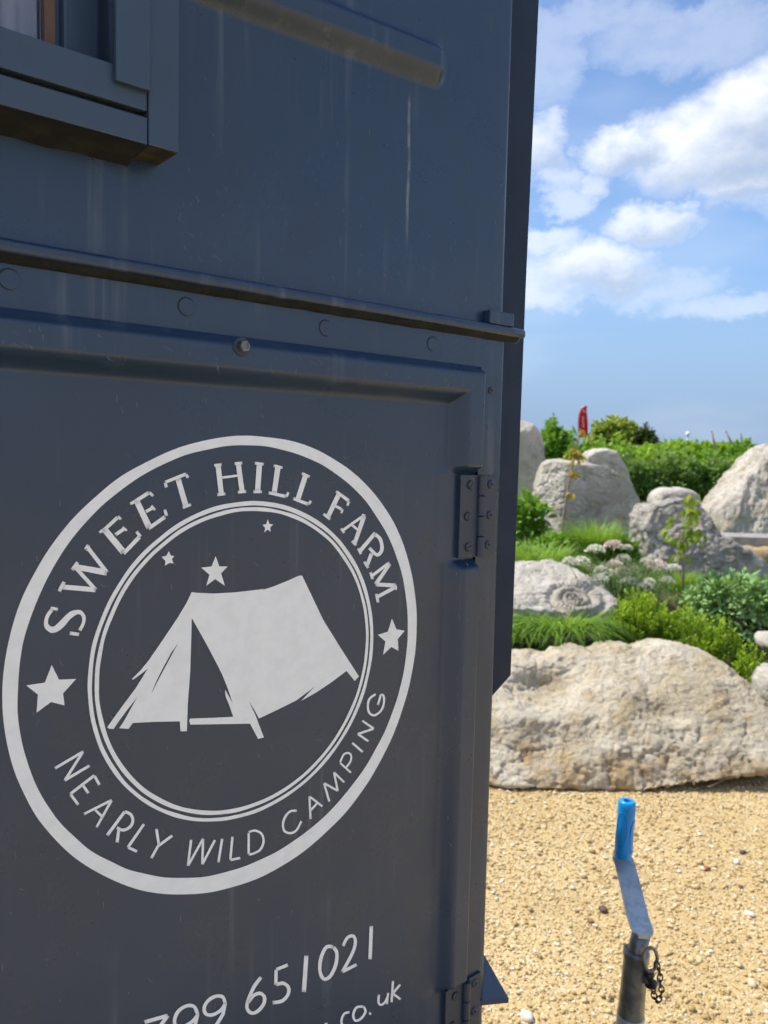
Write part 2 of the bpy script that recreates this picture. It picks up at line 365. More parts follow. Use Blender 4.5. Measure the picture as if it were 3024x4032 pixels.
# ------------------------------------------------------------------ ground
def sstep(a, b, x):
    t = min(1.0, max(0.0, (x - a) / (b - a))); return t * t * (3 - 2 * t)
def tz(x, y):
    """height of the ground: flat gravel yard, planted bank beyond the boulder"""
    ye = 4.0 + 0.35 * max(0.0, min(1.0, (x - 1.5) / 0.9)) + 0.05 * math.sin(3 * x)
    k = np.interp(y, [ye, ye + .35, ye + .9, 5.4, 5.9, 6.6, 8.0, 10.0, 13.0, 18.0, 40.0, 90.0, 300.0, 900.0], [-.06, .14, .38, .54, .66, .74, .80, .86, 1.02, 1.30, 1.45, 1.45, 1.40, 1.2])
    k -= .20 * sstep(.24, .42, x / max(y, 1.0)) * sstep(4.2, 5.2, y) * sstep(12.0, 9.0, y)
    side = 1.0 / (1.0 + math.exp(min(50.0, (abs(x) - 600) / 60.0)))
    return float(k * side + (0.03 * noise.noise(Vector((x * 1.7, y * 1.7, 0))) if y > ye + .1 else 0) - (1 - side) * 0.3)
def build_ground():
    bm = bmesh.new(); vs = [bm.verts.new((x, y, 0)) for x, y in ((-900, -900), (900, -900), (900, 900), (-900, 900))]
    bm.faces.new(vs); structure(bm_obj('gravel_ground', bm, M_GRAVEL), 'sandy yellow gravel yard around the trailer')
    xs = np.concatenate([np.arange(-900, -70, 60), np.arange(-70, -6, 8), np.arange(-6, 0, .6), np.arange(0, 4, .12), np.arange(4, 10, .6), np.arange(10, 74, 8), np.arange(74, 900, 60)])
    ys = np.concatenate([np.arange(3.85, 9, .12), np.arange(9, 20, .5), np.arange(20, 60, 4), np.arange(60, 320, 20), np.arange(320, 900, 60)])
    v = [(x, y, tz(x, y)) for y in ys for x in xs]; n = len(xs)
    f = [(j * n + i, j * n + i + 1, (j + 1) * n + i + 1, (j + 1) * n + i) for j in range(len(ys) - 1) for i in range(n - 1)]
    structure(mesh_obj('planting_bank', v, f, M_SOIL, smooth=True), 'earth bank planted with shrubs and grasses')
    # loose stones of the gravel: fine ones and larger ones, thinner further out
    def stones(n, x, y, size, sub):
        bm = bmesh.new()
        if sub: bmesh.ops.create_icosphere(bm, subdivisions=1, radius=1.0)
        else:
            vv = [bm.verts.new(c) for c in ((1, 0, 0), (-1, 0, 0), (0, 1, 0), (0, -1, 0), (0, 0, 1), (0, 0, -1))]
            for i, j, k in ((0, 2, 4), (2, 1, 4), (1, 3, 4), (3, 0, 4), (2, 0, 5), (1, 2, 5), (3, 1, 5), (0, 3, 5)): bm.faces.new((vv[i], vv[j], vv[k]))
        bm.verts.index_update(); bv = np.array([v.co[:] for v in bm.verts]); bf = np.array([[v.index for v in f.verts] for f in bm.faces]); bm.free()
        nv = len(bv); jit = 1 + RNG.uniform(-.28, .28, (n, nv, 1))
        sc = np.stack([RNG.uniform(.8, 1.6, n), RNG.uniform(.7, 1.1, n), RNG.uniform(.4, .8, n)], -1)[:, None, :]
        p = bv[None] * jit * sc * size[:, None, None]
        a = RNG.uniform(0, 6.283, n); c, s = np.cos(a)[:, None], np.sin(a)[:, None]
        q = p.copy(); q[..., 0] = p[..., 0] * c - p[..., 1] * s; q[..., 1] = p[..., 0] * s + p[..., 1] * c
        tl = RNG.uniform(-.5, .5, n); c, s = np.cos(tl)[:, None], np.sin(tl)[:, None]
        r = q.copy(); r[..., 0] = q[..., 0] * c - q[..., 2] * s; r[..., 2] = q[..., 0] * s + q[..., 2] * c
        r[..., 0] += x[:, None]; r[..., 1] += y[:, None]; r[..., 2] += (size * RNG.uniform(.1, .7, n))[:, None]
        return r.reshape(-1, 3), bf, nv, np.repeat(RNG.uniform(0, 1, n), nv), n
    n = 100000; size = np.clip(RNG.lognormal(math.log(0.0025), 0.52, n), 0.0012, 0.012)
    x, y = RNG.uniform(-0.15, 2.5, n), RNG.uniform(1.5, 4.3, n); big = size > .0030
    n2 = 52000; x2, y2 = RNG.uniform(-2.6, 5.0, n2), RNG.uniform(.2, 4.5, n2); out = (x2 < -.1) | (x2 > 2.45) | (y2 < 1.55); x2, y2 = x2[out], y2[out]; n2 = len(x2)
    V, Q, T, base = [], [], [], 0
    for args in ((int(big.sum()), x[big], y[big], size[big], 1), (int((~big).sum()), x[~big], y[~big], size[~big], 0), (n2, x2, y2, np.clip(RNG.lognormal(math.log(.0038), .45, n2), .002, .011), 0)):
        v, bf, nv, tn, m = stones(*args); V.append(v); T.append(tn); Q.append((bf[None] + (np.arange(m) * nv)[:, None, None]).reshape(-1, 3) + base); base += len(v)
    o = np_mesh('gravel_stones', np.concatenate(V), np.concatenate(Q), M_PEB, None, np.concatenate(T), smooth=False)
    o['kind'] = 'stuff'; o['label'] = 'loose sandy yellow gravel stones covering the yard'
build_ground()

# ------------------------------------------------------------------ trailer
ROOT = empty('trailer', (-NV.x * D0, -NV.y * D0, 0), math.pi / 2 - YAW)
tag(ROOT, 'dark navy metal box trailer with hand painted white camping emblem on its side hatch', 'trailer')
EDGE = 0.6865          # front corner of the side
RAILZ = CAMH + 0.138
BOTTOM, TOP, BACK, WIDTH = 0.55, 2.32, -2.1, 1.75

def lines(breaks):
    """breaks: [(start, end, step)] -> sorted unique coordinates"""
    a = []
    for s, e, st in breaks:
        k = max(1, int(round((e - s) / st))); a += [s + (e - s) * i / k for i in range(k + 1)]
    return sorted(set(round(x, 5) for x in a))
def sheet(name, ss, zs, outfn, mat, parent):
    n = len(ss); v = []
    for z in zs:
        for s in ss:
            r = outfn(s, z); v.append((r[0], -r[1], z) if isinstance(r, tuple) else (s, -r, z))
    f = [(j * n + i, j * n + i + 1, (j + 1) * n + i + 1, (j + 1) * n + i) for j in range(len(zs) - 1) for i in range(n - 1)]
    return mesh_obj(name, v, f, mat, parent, True)

def build_trailer_body():
    # shell behind the skins
    bm = bmesh.new(); bm_box(bm, BACK, EDGE - 0.004, 0.06, WIDTH, BOTTOM, TOP, 0.02, 3); bm_obj('body_shell', bm, M_PAINT, ROOT)
    # upper skin with one pressed swage
    a = wl(1198, 0); b = wl(1712, 177); c = wl(740, 9); dd = wl(1702, 355)
    zc = lambda s: CAMH + 0.3785 + 0.012 * (s - 0.30) / 0.27
    send = 0.5650
    CR = 0.009
    def out(s, z):
        ds = max(0.0, s - send); dz = max(0.0, abs(z - zc(s) - .004) - .006); d = math.hypot(ds, dz)
        h = 0.0135 * (.5 + .5 * math.cos(math.pi * min(1.0, d / .0185)))
        if s > EDGE - CR:
            k = min(1.0, (s - (EDGE - CR)) / CR) * math.pi / 2
            return (EDGE - CR + CR * math.sin(k), h - CR * (1 - math.cos(k)))
        return h
    ss = lines([(BACK, 0.05, .08), (.05, .50, .02), (.50, .60, .003), (.60, EDGE - CR, .015), (EDGE - CR, EDGE, .0012)])
    zs = lines([(RAILZ, CAMH + .34, .02), (CAMH + .34, CAMH + .425, .0022), (CAMH + .425, TOP, .06)])
    # an opening for the window: faces inside it are left out
    o = sheet('upper_panel', ss, zs, out, M_PAINT, ROOT)
    bm = bmesh.new(); bm.from_mesh(o.data)
    kill = [f for f in bm.faces if -0.42 < f.calc_center_median().x < 0.235 and CAMH + 0.285 < f.calc_center_median().z < CAMH + 0.66]
    bmesh.ops.delete(bm, geom=kill, context='FACES'); bm.to_mesh(o.data); bm.free()
    # return of the skin round the corner
    mesh_obj('corner_return', [(EDGE, .009, RAILZ - .4 + .38), (EDGE, .09, RAILZ - .02), (EDGE, .09, TOP), (EDGE, .009, TOP)], [(0, 1, 2, 3)], M_PAINT, ROOT)
    # lintel strip below the rail and side flange beside the hatch
    FL = 0.0020
    def flange(s, z):
        if s > EDGE - .006:
            k = min(1.0, (s - (EDGE - .006)) / .006) * math.pi / 2
            return (EDGE - .006 + .006 * math.sin(k), FL - .006 * (1 - math.cos(k)) - (0.02 if s > EDGE - 1e-6 else 0))
        return FL
    ss = lines([(BACK, 0, .3), (0, EDGE - .006, .03), (EDGE - .006, EDGE, .001)])
    sheet('lintel_strip', ss, lines([(CAMH + .0975, RAILZ + .004, .01)]), flange, M_PAINT, ROOT)
    ss = lines([(0.6470, EDGE - .006, .008), (EDGE - .006, EDGE, .001)])
    sheet('side_flange', ss, lines([(BOTTOM, CAMH + .0975, .05)]), flange, M_PAINT, ROOT)
    box('crevice_backing', M_CREV, ROOT, BACK + .01, EDGE - .01, 0.004, 0.012, BOTTOM + .01, CAMH + .10)
    box('front_lower_skin', M_PAINT, ROOT, EDGE - .010, EDGE - .0005, .0245, WIDTH - .02, BOTTOM + .01, RAILZ)
    # drip rail: rounded lip over a hollow underside
    prof = [(0.0, .0062), (.0055, .0066), (.0100, .0054), (.0122, .0030), (.0128, -.0002), (.0124, -.0032), (.0104, -.0050), (.0082, -.0046), (.0062, -.0040), (.0048, -.0052), (.0042, -.0078), (.0030, -.0092), (0.0, -.0098)]
    rz = CAMH + .1390; vs, fs = [], []
    xs = lines([(BACK, .1, .3), (.1, .707, .02)])
    for x in xs:
        w = 0.0006 * noise.noise(Vector((x * 25, 1, 0)))
        vs += [(x, -(o_ + FL - .002 + w), rz + z_ + w) for o_, z_ in prof]
    n = len(prof)
    for i in range(len(xs) - 1):
        for k in range(n - 1): fs.append((i * n + k, i * n + k + 1, (i + 1) * n + k + 1, (i + 1) * n + k))
    fs.append(tuple(range(n))[::-1]); fs.append(tuple((len(xs) - 1) * n + k for k in range(n)))
    rail = mesh_obj('drip_rail', vs, fs, M_PAINT, ROOT); 
    for p_ in rail.data.polygons[:-2]: p_.use_smooth = True
    # dark strip painting the shade and gravel reflection under the lip
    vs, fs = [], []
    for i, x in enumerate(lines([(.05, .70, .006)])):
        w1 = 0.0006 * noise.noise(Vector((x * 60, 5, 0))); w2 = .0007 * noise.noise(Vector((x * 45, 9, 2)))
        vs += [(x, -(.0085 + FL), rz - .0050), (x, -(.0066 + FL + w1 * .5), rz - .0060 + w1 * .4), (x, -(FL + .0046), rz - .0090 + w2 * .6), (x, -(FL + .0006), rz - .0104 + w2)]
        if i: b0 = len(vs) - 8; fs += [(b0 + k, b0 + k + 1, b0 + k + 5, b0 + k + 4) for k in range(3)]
    mesh_obj('rail_lip_shade', vs, fs, M_DIRT_SHADE, ROOT, True)
    # end bracket on top of the rail
    box('rail_bracket', M_PAINT, ROOT, .650, .6895, -.0105, -.0002, rz + .0060, rz + .0205, .0015)
    # flush plugs in the lintel, each a shallow disc in a dark ring
    for px, py in ((38, 1100), (735, 1208), (1283, 1292), (1703, 1355)):
        s, z = wl(px, py, FL); r = .0076
        a0 = random.uniform(.7, 1.2); vs, fs = [], []
        for k in range(25):
            a = a0 + 4.0 * k / 24; w = .00042 * math.sin(math.pi * (k + .5) / 25) ** .4
            vs += [(s + (r + w) * math.cos(a), -(FL + .0003), z + (r + w) * math.sin(a)), (s + (r - w) * math.cos(a), -(FL + .0003), z + (r - w) * math.sin(a))]
            if k: b0 = len(vs) - 4; fs.append((b0, b0 + 1, b0 + 3, b0 + 2))
        mesh_obj('plug_joint', vs, fs, M_CREV, ROOT)
        mesh_obj('plug', *disc((s, -(FL + .0001), z), r - .0004, 32, .0005), M_PAINT, ROOT)
    # pop rivet in the flange, old rivet lower down
    for px, py, r in ((1932, 1538, .0042), (1848, 3192, .0040)):
        s, z = wl(px, py, FL); rivet('pop_rivet', s, z, FL, r, ROOT, hole=py < 2000)
    # chassis, wheels and drawbar out of the frame below
    box('chassis_rail', M_BLACKM, ROOT, BACK + .1, EDGE - .02, .12, .20, .42, .548, .004)
    box('chassis_rail', M_BLACKM, ROOT, BACK + .1, EDGE - .02, WIDTH - .20, WIDTH - .12, .42, .548, .004)
    for yy in (-.11, WIDTH - .06):
        w = lathe('wheel', (-.75, yy, .33), (-.75, yy + .17, .33), [(0, .16), (.0, .30), (.02, .328), (.15, .328), (.17, .30), (.17, .16)], M_RUBBER, ROOT, 40)
        lathe('rim', (-.75, yy + .01, .33), (-.75, yy + .16, .33), [(0, .001), (.0, .05), (.03, .06), (.03, .15), (.0, .165), (.15, .165), (.15, .001)], M_GALV, w, 32)
    # triangular step plate at the nose
    z0 = wl(2003, 3935)[1]
    zz = 0.90
    def on_z(px, py):
        r = ray(px, py); p = CAM + r * ((zz - CAMH) / r.z); q = p + NV * D0; return (q.dot(DV), -q.dot(NV))
    A, B, C = on_z(1911, 3768), on_z(2003, 3930), on_z(1880, 3942)
    A = (A[0] + (A[0] - B[0]) * .35, A[1] + (A[1] - B[1]) * .35)
    mesh_obj('nose_plate', [(A[0], A[1], zz), (B[0], B[1], zz), (C[0], C[1], zz), (A[0], A[1], zz - .006), (B[0], B[1], zz - .006), (C[0], C[1], zz - .006)],
             [(0, 1, 2), (5, 4, 3), (0, 3, 4, 1), (1, 4, 5, 2), (2, 5, 3, 0)], M_FRAME, ROOT)
    # board fixed on the front, chamfered at its foot
    o_ = -.030
    p = [wl(2126, -40, o_), wl(2074, 1100, o_), wl(2023, 2400, o_), wl(2013, 2660, o_), wl(1940, 2742, o_)]
    xo = [q[0] for q in p]; zs_ = [q[1] for q in p]
    top = TOP - .05; x_top = xo[0] + (xo[0] - xo[1]) / (zs_[0] - zs_[1]) * (top - zs_[0])
    poly = [(EDGE + .0008, top), (x_top, top)] + [(x, z) for x, z in p[1:]] + [(EDGE + .0008, zs_[4] - .012)]
    poly[-2] = (xo[4], zs_[4])
    n = len(poly); y0, y1 = .030, WIDTH - .03
    bm = bmesh.new(); va = [bm.verts.new((x, y0, z)) for x, z in poly]; vb = [bm.verts.new((x, y1, z)) for x, z in poly]
    bm.faces.new(va); bm.faces.new(vb[::-1])
    for i in range(n): bm.faces.new((va[(i + 1) % n], va[i], vb[i], vb[(i + 1) % n]))
    bmesh.ops.recalc_face_normals(bm, faces=bm.faces)
    bmesh.ops.bevel(bm, geom=[e for e in bm.edges], offset=.0012, segments=2, affect='EDGES')
    bm_obj('front_board', bm, M_BOARD, ROOT)
def disc(c, r, n=24, th=0.0):
    """flat disc on the side (facing -y); th raises it with a rounded rim"""
    c = Vector(c); vs = []; fs = []
    rings = [(r, 0.0)] if th == 0 else [(r, 0.0), (r * .97, th * .7), (r * .9, th)]
    for rr, h in rings:
        vs += [(c.x + rr * math.cos(2 * math.pi * k / n), c.y - h, c.z + rr * math.sin(2 * math.pi * k / n)) for k in range(n)]
    for i in range(len(rings) - 1):
        fs += [(i * n + k, i * n + (k + 1) % n, (i + 1) * n + (k + 1) % n, (i + 1) * n + k) for k in range(n)]
    fs.append(tuple((len(rings) - 1) * n + k for k in range(n))); return vs, fs
def rivet(name, s, z, o, r, parent, hole=True):
    vs = []; n = 20; fs = []
    prof = [(1.0, 0), (.95, .22), (.8, .42), (.55, .55), (.30, .58)] + ([(.24, .50), (.20, .1), (.02, .08)] if hole else [(.02, .60)])
    for rr, h in prof:
        vs += [(s + r * rr * math.cos(2 * math.pi * k / n), -(o + r * h * .75), z + r * rr * math.sin(2 * math.pi * k / n)) for k in range(n)]
    for i in range(len(prof) - 1):
        fs += [(i * n + k, i * n + (k + 1) % n, (i + 1) * n + (k + 1) % n, (i + 1) * n + k) for k in range(n)]
    ob = mesh_obj(name, vs, fs, M_HINGE, parent, True)
    if hole: ob.data.materials.append(M_CREV); 
    if hole:
        for p_ in ob.data.polygons:
            if p_.index >= 5 * n: p_.material_index = 1
    return ob
build_trailer_body()

# hatch door ---------------------------------------------------------
DR, DT = 0.6456, CAMH + 0.0976       # right and top outer edges of the hatch
HN = [(CAMH - .1150, CAMH - .0205), (CAMH - .1150 - .625, CAMH - .0205 - .590)]   # hinge bays
def build_hatch():
    FH = 0.0165
    FL = 0.0020
    def inner(d): return FH if d < 0.026 else FH * sstep(0.0445, 0.0270, d)
    def edge(d, r, lo): return lo + (FH - lo) * math.sqrt(max(0.0, 1 - ((r - min(d, r)) / r) ** 2))
    def out(s, z):
        dr, dt = max(0.0, DR - s), max(0.0, DT - z)
        R = 0.012; d = min(dr, dt)
        if dr < R and dt < R: d = max(0.0, R - math.hypot(R - dr, R - dt))
        h = inner(d)
        h = min(h, edge(dr, .0075, -.0005), FL - .0012 + (FH - FL + .0012) * sstep(-.004, .0115, dt))
        if dr < R and dt < R: h = min(h, edge(d, .006, .001))
        for z0, z1 in HN:
            if z0 - .012 < z < z1 + .012 and dr < .06:
                k = sstep(z0 - .010, z0 + .0005, z) * sstep(z1 + .010, z1 - .0005, z)
                flat = 0.0008 if dr > .0012 else -.004
                h = h * (1 - k) + flat * k
        return h
    ss = lines([(-.6, 0, .1), (0, .58, .02), (.58, .597, .004), (.597, .622, .0014), (.622, .637, .003), (.637, DR, .0006)])
    zz = [(BOTTOM + .02, HN[1][0] - .014, .03)]
    for z0, z1 in (HN[1], HN[0]):
        zz += [(z0 - .014, z0 + .002, .0009), (z0 + .002, z1 - .002, .015), (z1 - .002, z1 + .014, .0009)]
    zz += [(HN[1][1] + .014, HN[0][0] - .014, .02), (HN[0][1] + .014, DT - .05, .01), (DT - .05, DT - .025, .0012), (DT - .025, DT - .013, .003), (DT - .013, DT, .0007)]
    return sheet('hatch_door', ss, lines(zz), out, M_PAINT, ROOT)
HATCH = build_hatch()

def build_hinge(zt, zb):
    s0, s1 = .6170, .6428; o = .0042
    leaf = box('hinge', M_HINGE, ROOT, s0, s1 + .002, -(o + .0018), -.0002, zb, zt, .0006)
    box('hinge_leaf', M_HINGE, leaf,   .655, .6755, -.0050, -.0014, zb + .001, zt - .001, .0006)
    n = 4; L = (zt - zb) / n
    for i in range(n):
        lathe('knuckle', (.6492, -.0068, zb + L * i + .0004), (.6492, -.0068, zb + L * (i + 1) - .0004), [(0, .003), (0, .0046), (.0004, .0052), (L - .0012, .0052), (L - .0008, .0046), (L - .0008, .003)], M_HINGE, leaf, 20)
    for k, fr in enumerate((.88, .50, .13)):
        z = zb + (zt - zb) * fr; s = (s0 + s1) / 2 + (.0018, -.0012, .001)[k]
        head = mesh_obj('screw', *disc((s, -(o + .0019), z), .0047, 24, .0016), M_HINGE, leaf)
        a = (.9, 1.35, .35)[k]; c, sn = math.cos(a), math.sin(a); w = .0007; l = .0043; y = -(o + .0036)
        mesh_obj('screw_slot', [(s + c * l - sn * w, y, z + sn * l + c * w), (s - c * l - sn * w, y, z - sn * l + c * w), (s - c * l + sn * w, y, z - sn * l - c * w), (s + c * l + sn * w, y, z + sn * l - c * w)], [(0, 1, 2, 3)], M_CREV, leaf)
        mesh_obj('screw_joint', *disc((s, -(o + .00185), z), .0053, 24), M_CREV, leaf)
        rivet('pop_rivet', .6655 - .0008 * k * (k == 2), z + .0005, .0048, .0052, leaf)
build_hinge(CAMH - .0215, CAMH - .1125)
build_hinge(CAMH - .6105, CAMH - .7015)

def build_bolt():
    s, z = wl(950, 1365, .0165)
    w = mesh_obj('bolt_washer', *disc((s, -.0163, z), .0082, 32, .0018), M_HINGE, HATCH)
    vs = []; fs = []
    for r, h in ((.0052, 0), (.0052, .0042), (.0046, .0052), (.0030, .0052), (.0028, .0046)):
        vs += [(s + .0004 + r * math.cos(math.pi / 3 * k + .2), -(.0180 + h), z + r * math.sin(math.pi / 3 * k + .2)) for k in range(6)]
    for i in range(4): fs += [(i * 6 + k, i * 6 + (k + 1) % 6, (i + 1) * 6 + (k + 1) % 6, (i + 1) * 6 + k) for k in range(6)]
    fs.append(tuple(24 + k for k in range(6)))
    mesh_obj('hex_bolt', vs, fs, M_DSTEEL, HATCH)
build_bolt()

# painted emblem and lettering -----------------------------------------
PO = 0.0005
_lay = [0]
def flat_poly(name, loops, parent, mat=M_WHITE, o=PO):
    """loops of (s, z): first the outline, then holes"""
    L = [[Vector((s, z, 0)) for s, z in lp] for lp in loops]
    tris = tessellate_polygon(L); pts = [p for lp in L for p in lp]
    return mesh_obj(name, [(p.x, -o, p.y) for p in pts], [tuple(t) for t in tris], mat, parent)
def ribbon_mesh(strokes, sc, ox, oy, o):
    """brush strokes given as (x, y, width) in a tracing of the sign"""
    vs, fs = [], []
    for si, st in enumerate(strokes):
        oo = o + .00004 * si
        pts = [(p[0], p[1], p[2] if len(p) > 2 else st[0][2]) for p in st]
        # smooth long strokes
        if len(pts) > 4:
            sm = []
            for i in range(len(pts) - 1):
                p0, p1, p2, p3 = pts[max(i - 1, 0)], pts[i], pts[i + 1], pts[min(i + 2, len(pts) - 1)]
                for k in range(5):
                    t = k / 5; sm.append(tuple(.5 * ((2 * b) + (-a + c) * t + (2 * a - 5 * b + 4 * c - d) * t * t + (-a + 3 * b - 3 * c + d) * t ** 3) for a, b, c, d in zip(p0, p1, p2, p3)))
            pts = sm + [pts[-1]]
        L, R = [], []
        for i, (x, y, w) in enumerate(pts):
            a, b = pts[max(i - 1, 0)], pts[min(i + 1, len(pts) - 1)]
            dx, dy = b[0] - a[0], b[1] - a[1]; m = math.hypot(dx, dy) or 1; nx, ny = -dy / m, dx / m
            j = 1 + .05 * math.sin(x * .13 + y * .07)
            if 0 < i < len(pts) - 1 and len(pts) <= 4:      # mitre sharp corners
                u = (x - pts[i - 1][0], y - pts[i - 1][1]); m1 = math.hypot(*u); n1 = (-u[1] / m1, u[0] / m1)
                cs = max(.45, abs(nx * n1[0] + ny * n1[1])); j /= cs
            L.append((x + nx * w / 2 * j, y + ny * w / 2 * j)); R.append((x - nx * w / 2 * j, y - ny * w / 2 * j))
        def cap(p, q, sgn):
            (x0, y0), (x1, y1) = p, q; cx, cy = (x0 + x1) / 2, (y0 + y1) / 2; r = math.hypot(x1 - x0, y1 - y0) / 2
            a0 = math.atan2(y0 - cy, x0 - cx); return [(cx + r * .55 * math.cos(a0 + sgn * k) * 1 if False else cx + (r * math.cos(a0 + sgn * k)) , cy + r * math.sin(a0 + sgn * k)) for k in (math.pi / 4, math.pi / 2, 3 * math.pi / 4)]
        poly_pts = []
        b0 = len(vs); allp = []
        for l, r in zip(L, R): allp += [l, r]
        c1 = cap(R[0], L[0], 1); c2 = cap(L[-1], R[-1], 1)
        for x, y in allp + c1 + c2:
            s, z = wl(ox + sc * x, oy + sc * y, oo); vs.append((s, -oo, z))
        n = len(L)
        for i in range(n - 1): fs.append((b0 + 2 * i, b0 + 2 * i + 1, b0 + 2 * i + 3, b0 + 2 * i + 2))
        k = b0 + 2 * n
        fs.append((b0 + 1, k, k + 1, k + 2, b0)); fs.append((b0 + 2 * n - 2, k + 3, k + 4, k + 5, b0 + 2 * n - 1))
    return vs, fs
def letter(strokes, sc, ox, oy, w=None):
    if w: strokes = [[(p[0], p[1], w) for p in st] for st in strokes]
    v, f = ribbon_mesh(strokes, sc, ox, oy, PO); 
    o = mesh_obj('painted_letter', v, f, M_WHITE, HATCH); return o

def ring_points():
    pts = [(12,2675),(54,2453),(84,2369),(130,2263),(217,2130),(304,2030),(423,1916),(515,1853),(667,1769),(787,1734),(925,1714),(1050,1723),(1180,1753),(1272,1788),(1397,1872),(1500,1970),(1570,2084),(1608,2192),(1630,2290),(1638,2409),(1627,2572),(1608,2700),(10,2692),(16,2817),(35,2947),(76,3088),(141,3218),(239,3332),(347,3419),(488,3484),(678,3522),(717,3523),(825,3513),(1006,3456),(1151,3380),(1423,3133),(1502,3001),(1562,2850)]
    return [wl(x, y, PO) for x, y in pts]
RC = (0.579265 * D0, CAMH - 0.307788 * D0)
def fit_radius(pts, order):
    a = np.array(pts); dx, dz = a[:, 0] - RC[0], a[:, 1] - RC[1]; th = np.arctan2(dz, dx); r = np.hypot(dx, dz)
    cols = lambda t: np.stack([np.ones_like(t)] + [f(k * t) for k in range(1, order + 1) for f in (np.cos, np.sin)], -1)
    c = np.linalg.lstsq(cols(th), r, rcond=None)[0]; return lambda t: cols(t) @ c
def ring(name, r_out, r_in, parent, wob=.0004, seed=0):
    n = 220; t = np.linspace(0, 2 * math.pi, n, endpoint=False)
    ro, ri = r_out(t), r_in(t)
    vs = []; 
    for k in range(n):
        c, s = math.cos(t[k]), math.sin(t[k])
        w1 = wob * noise.noise(Vector((c * 6, s * 6, seed))); w2 = wob * noise.noise(Vector((c * 7, s * 7, seed + 9)))
        vs += [(RC[0] + (ro[k] + w1) * c, -PO, RC[1] + (ro[k] + w1) * s), (RC[0] + (ri[k] + w2) * c, -PO, RC[1] + (ri[k] + w2) * s)]
    return mesh_obj(name, vs, [(2 * k, 2 * ((k + 1) % n), 2 * ((k + 1) % n) + 1, 2 * k + 1) for k in range(n)], M_WHITE, parent)
def build_emblem():
    ro = fit_radius(ring_points(), 3)
    ri_pts = [wl(*p, PO) for p in ((79, 2692), (936, 1761), (1606, 2409), (710, 3459), (130, 2404), (492, 1903), (1362, 1896), (195, 3190), (1375, 3105))]
    ri = fit_radius(ri_pts, 2)
    ring('painted_ring', ro, ri, HATCH, .0007, 1)
    q = lambda *a: fit_radius([wl(*p, PO) for p in a], 1)
    ring('painted_ring', q((347, 2692), (1006, 1971), (1468, 2467), (808, 3237)), q((362, 2692), (1006, 1990), (1456, 2467), (808, 3221)), HATCH, .0005, 3)
    ring('painted_ring', q((375, 2692), (1006, 1995), (1449, 2467), (808, 3210)), q((394, 2692), (1006, 2008), (1437, 2467), (808, 3195)), HATCH, .0005, 5)
    def star(pts, sc, ox, oy): flat_poly('painted_star', [[wl(ox + sc * x, oy + sc * y, PO) for x, y in pts]], HATCH)
    k = 900 / 1659
    star([(375,33),(428,140),(553,135),(458,240),(468,327),(370,303),(265,380),(275,248),(190,182),(325,162)], k, 0, 2600)
    star([(1370,342),(1403,420),(1463,430),(1412,492),(1418,577),(1365,548),(1305,607),(1322,508),(1268,460),(1340,437)], k, 800, 2250)
    star([(1565,995),(1592,1070),(1652,1070),(1605,1120),(1632,1210),(1562,1162),(1497,1210),(1520,1130),(1460,1078),(1535,1070)], k, 0, 1650)
    star([(1225,958),(1240,990),(1265,995),(1247,1018),(1260,1047),(1230,1045),(1197,1065),(1200,1030),(1172,1000),(1207,993)], k, 0, 1650)
    star([(468,727),(482,762),(508,765),(487,788),(490,818),(467,802),(443,823),(450,790),(430,768),(458,762)], k, 800, 1650)
    tent = [(838,150),(800,230),(740,330),(640,480),(530,640),(470,715),(405,780),(412,786),(470,745),(520,705),(480,770),(430,850),(340,970),(260,1080),(225,1132),(240,1142),(272,1143),(300,1100),(370,1005),(440,918),(400,990),(350,1080),(312,1138),(380,1143),(410,1100),(560,1092),(752,1088),(757,1160),(803,1160),(810,960),(828,720),(835,500),(838,345),(843,345),(930,500),(1010,650),(1060,750),(1100,850),(1135,955),(1094,880),(1080,860),(1085,910),(1110,970),(1140,1055),(1000,1062),(825,1068),(820,1085),(828,1112),(1262,1105),(1320,1215),(1362,1205),(1300,1040),(1252,940),(1290,1000),(1327,1068),(1480,995),(1600,935),(1727,840),(1632,940),(1740,880),(1852,805),(1962,722),(2022,795),(2052,762),(1922,560),(1792,350),(1640,30),(1618,30),(1540,65),(1430,110),(1345,137),(1366,124),(1340,130),(1150,152),(1000,160),(875,155)]
    slit = [(740,520),(690,590),(630,700),(580,800),(545,890),(600,780),(670,650)]
    flat_poly('painted_tent', [[wl(300 + k * x, 2250 + k * y, PO) for x, y in tent], [wl(300 + k * x, 2250 + k * y, PO) for x, y in slit]], HATCH)
    A = (850 / 1659, 0, 1650); B = (k, 800, 1650)
    letter([[(398,1465,30),(362,1520,28),(355,1580,35),(385,1615,45),(425,1615,48),(475,1575,50),(525,1520,48),(570,1490,40),(615,1485,32),(643,1520,28),(640,1570,26),(612,1625,28)], [(388,1452,22),(446,1462,22)], [(535,1645,26),(608,1655,26)]], *A)
    letter([[(482,1290,36),(735,1312,40)], [(735,1312,30),(575,1135,30)], [(575,1135,42),(822,1180,46)], [(822,1180,30),(672,985,32)], [(492,1250,26),(455,1325,26)], [(598,1100,28),(555,1160,28)], [(682,968,30),(658,1008,36)]], *A)
    letter([[(805,850,46),(950,1025,48)], [(762,872,18),(800,850,28)], [(800,852,26),(905,755,28)], [(905,748,22),(930,772,22)], [(885,890,26),(960,840,26)], [(940,830,18),(975,858,18)], [(948,1035,28),(1072,905,30)], [(1048,864,22),(1080,905,24)]], *A)
    letter([[(1050,630,46),(1148,835,48)], [(1000,652,20),(1045,630,28)], [(1040,632,28),(1145,565,30)], [(1145,562,22),(1178,592,22)], [(1120,712,24),(1175,682,26)], [(1162,664,18),(1192,700,18)], [(1140,842,28),(1268,752,30)], [(1266,695,22),(1280,745,26)]], *A)
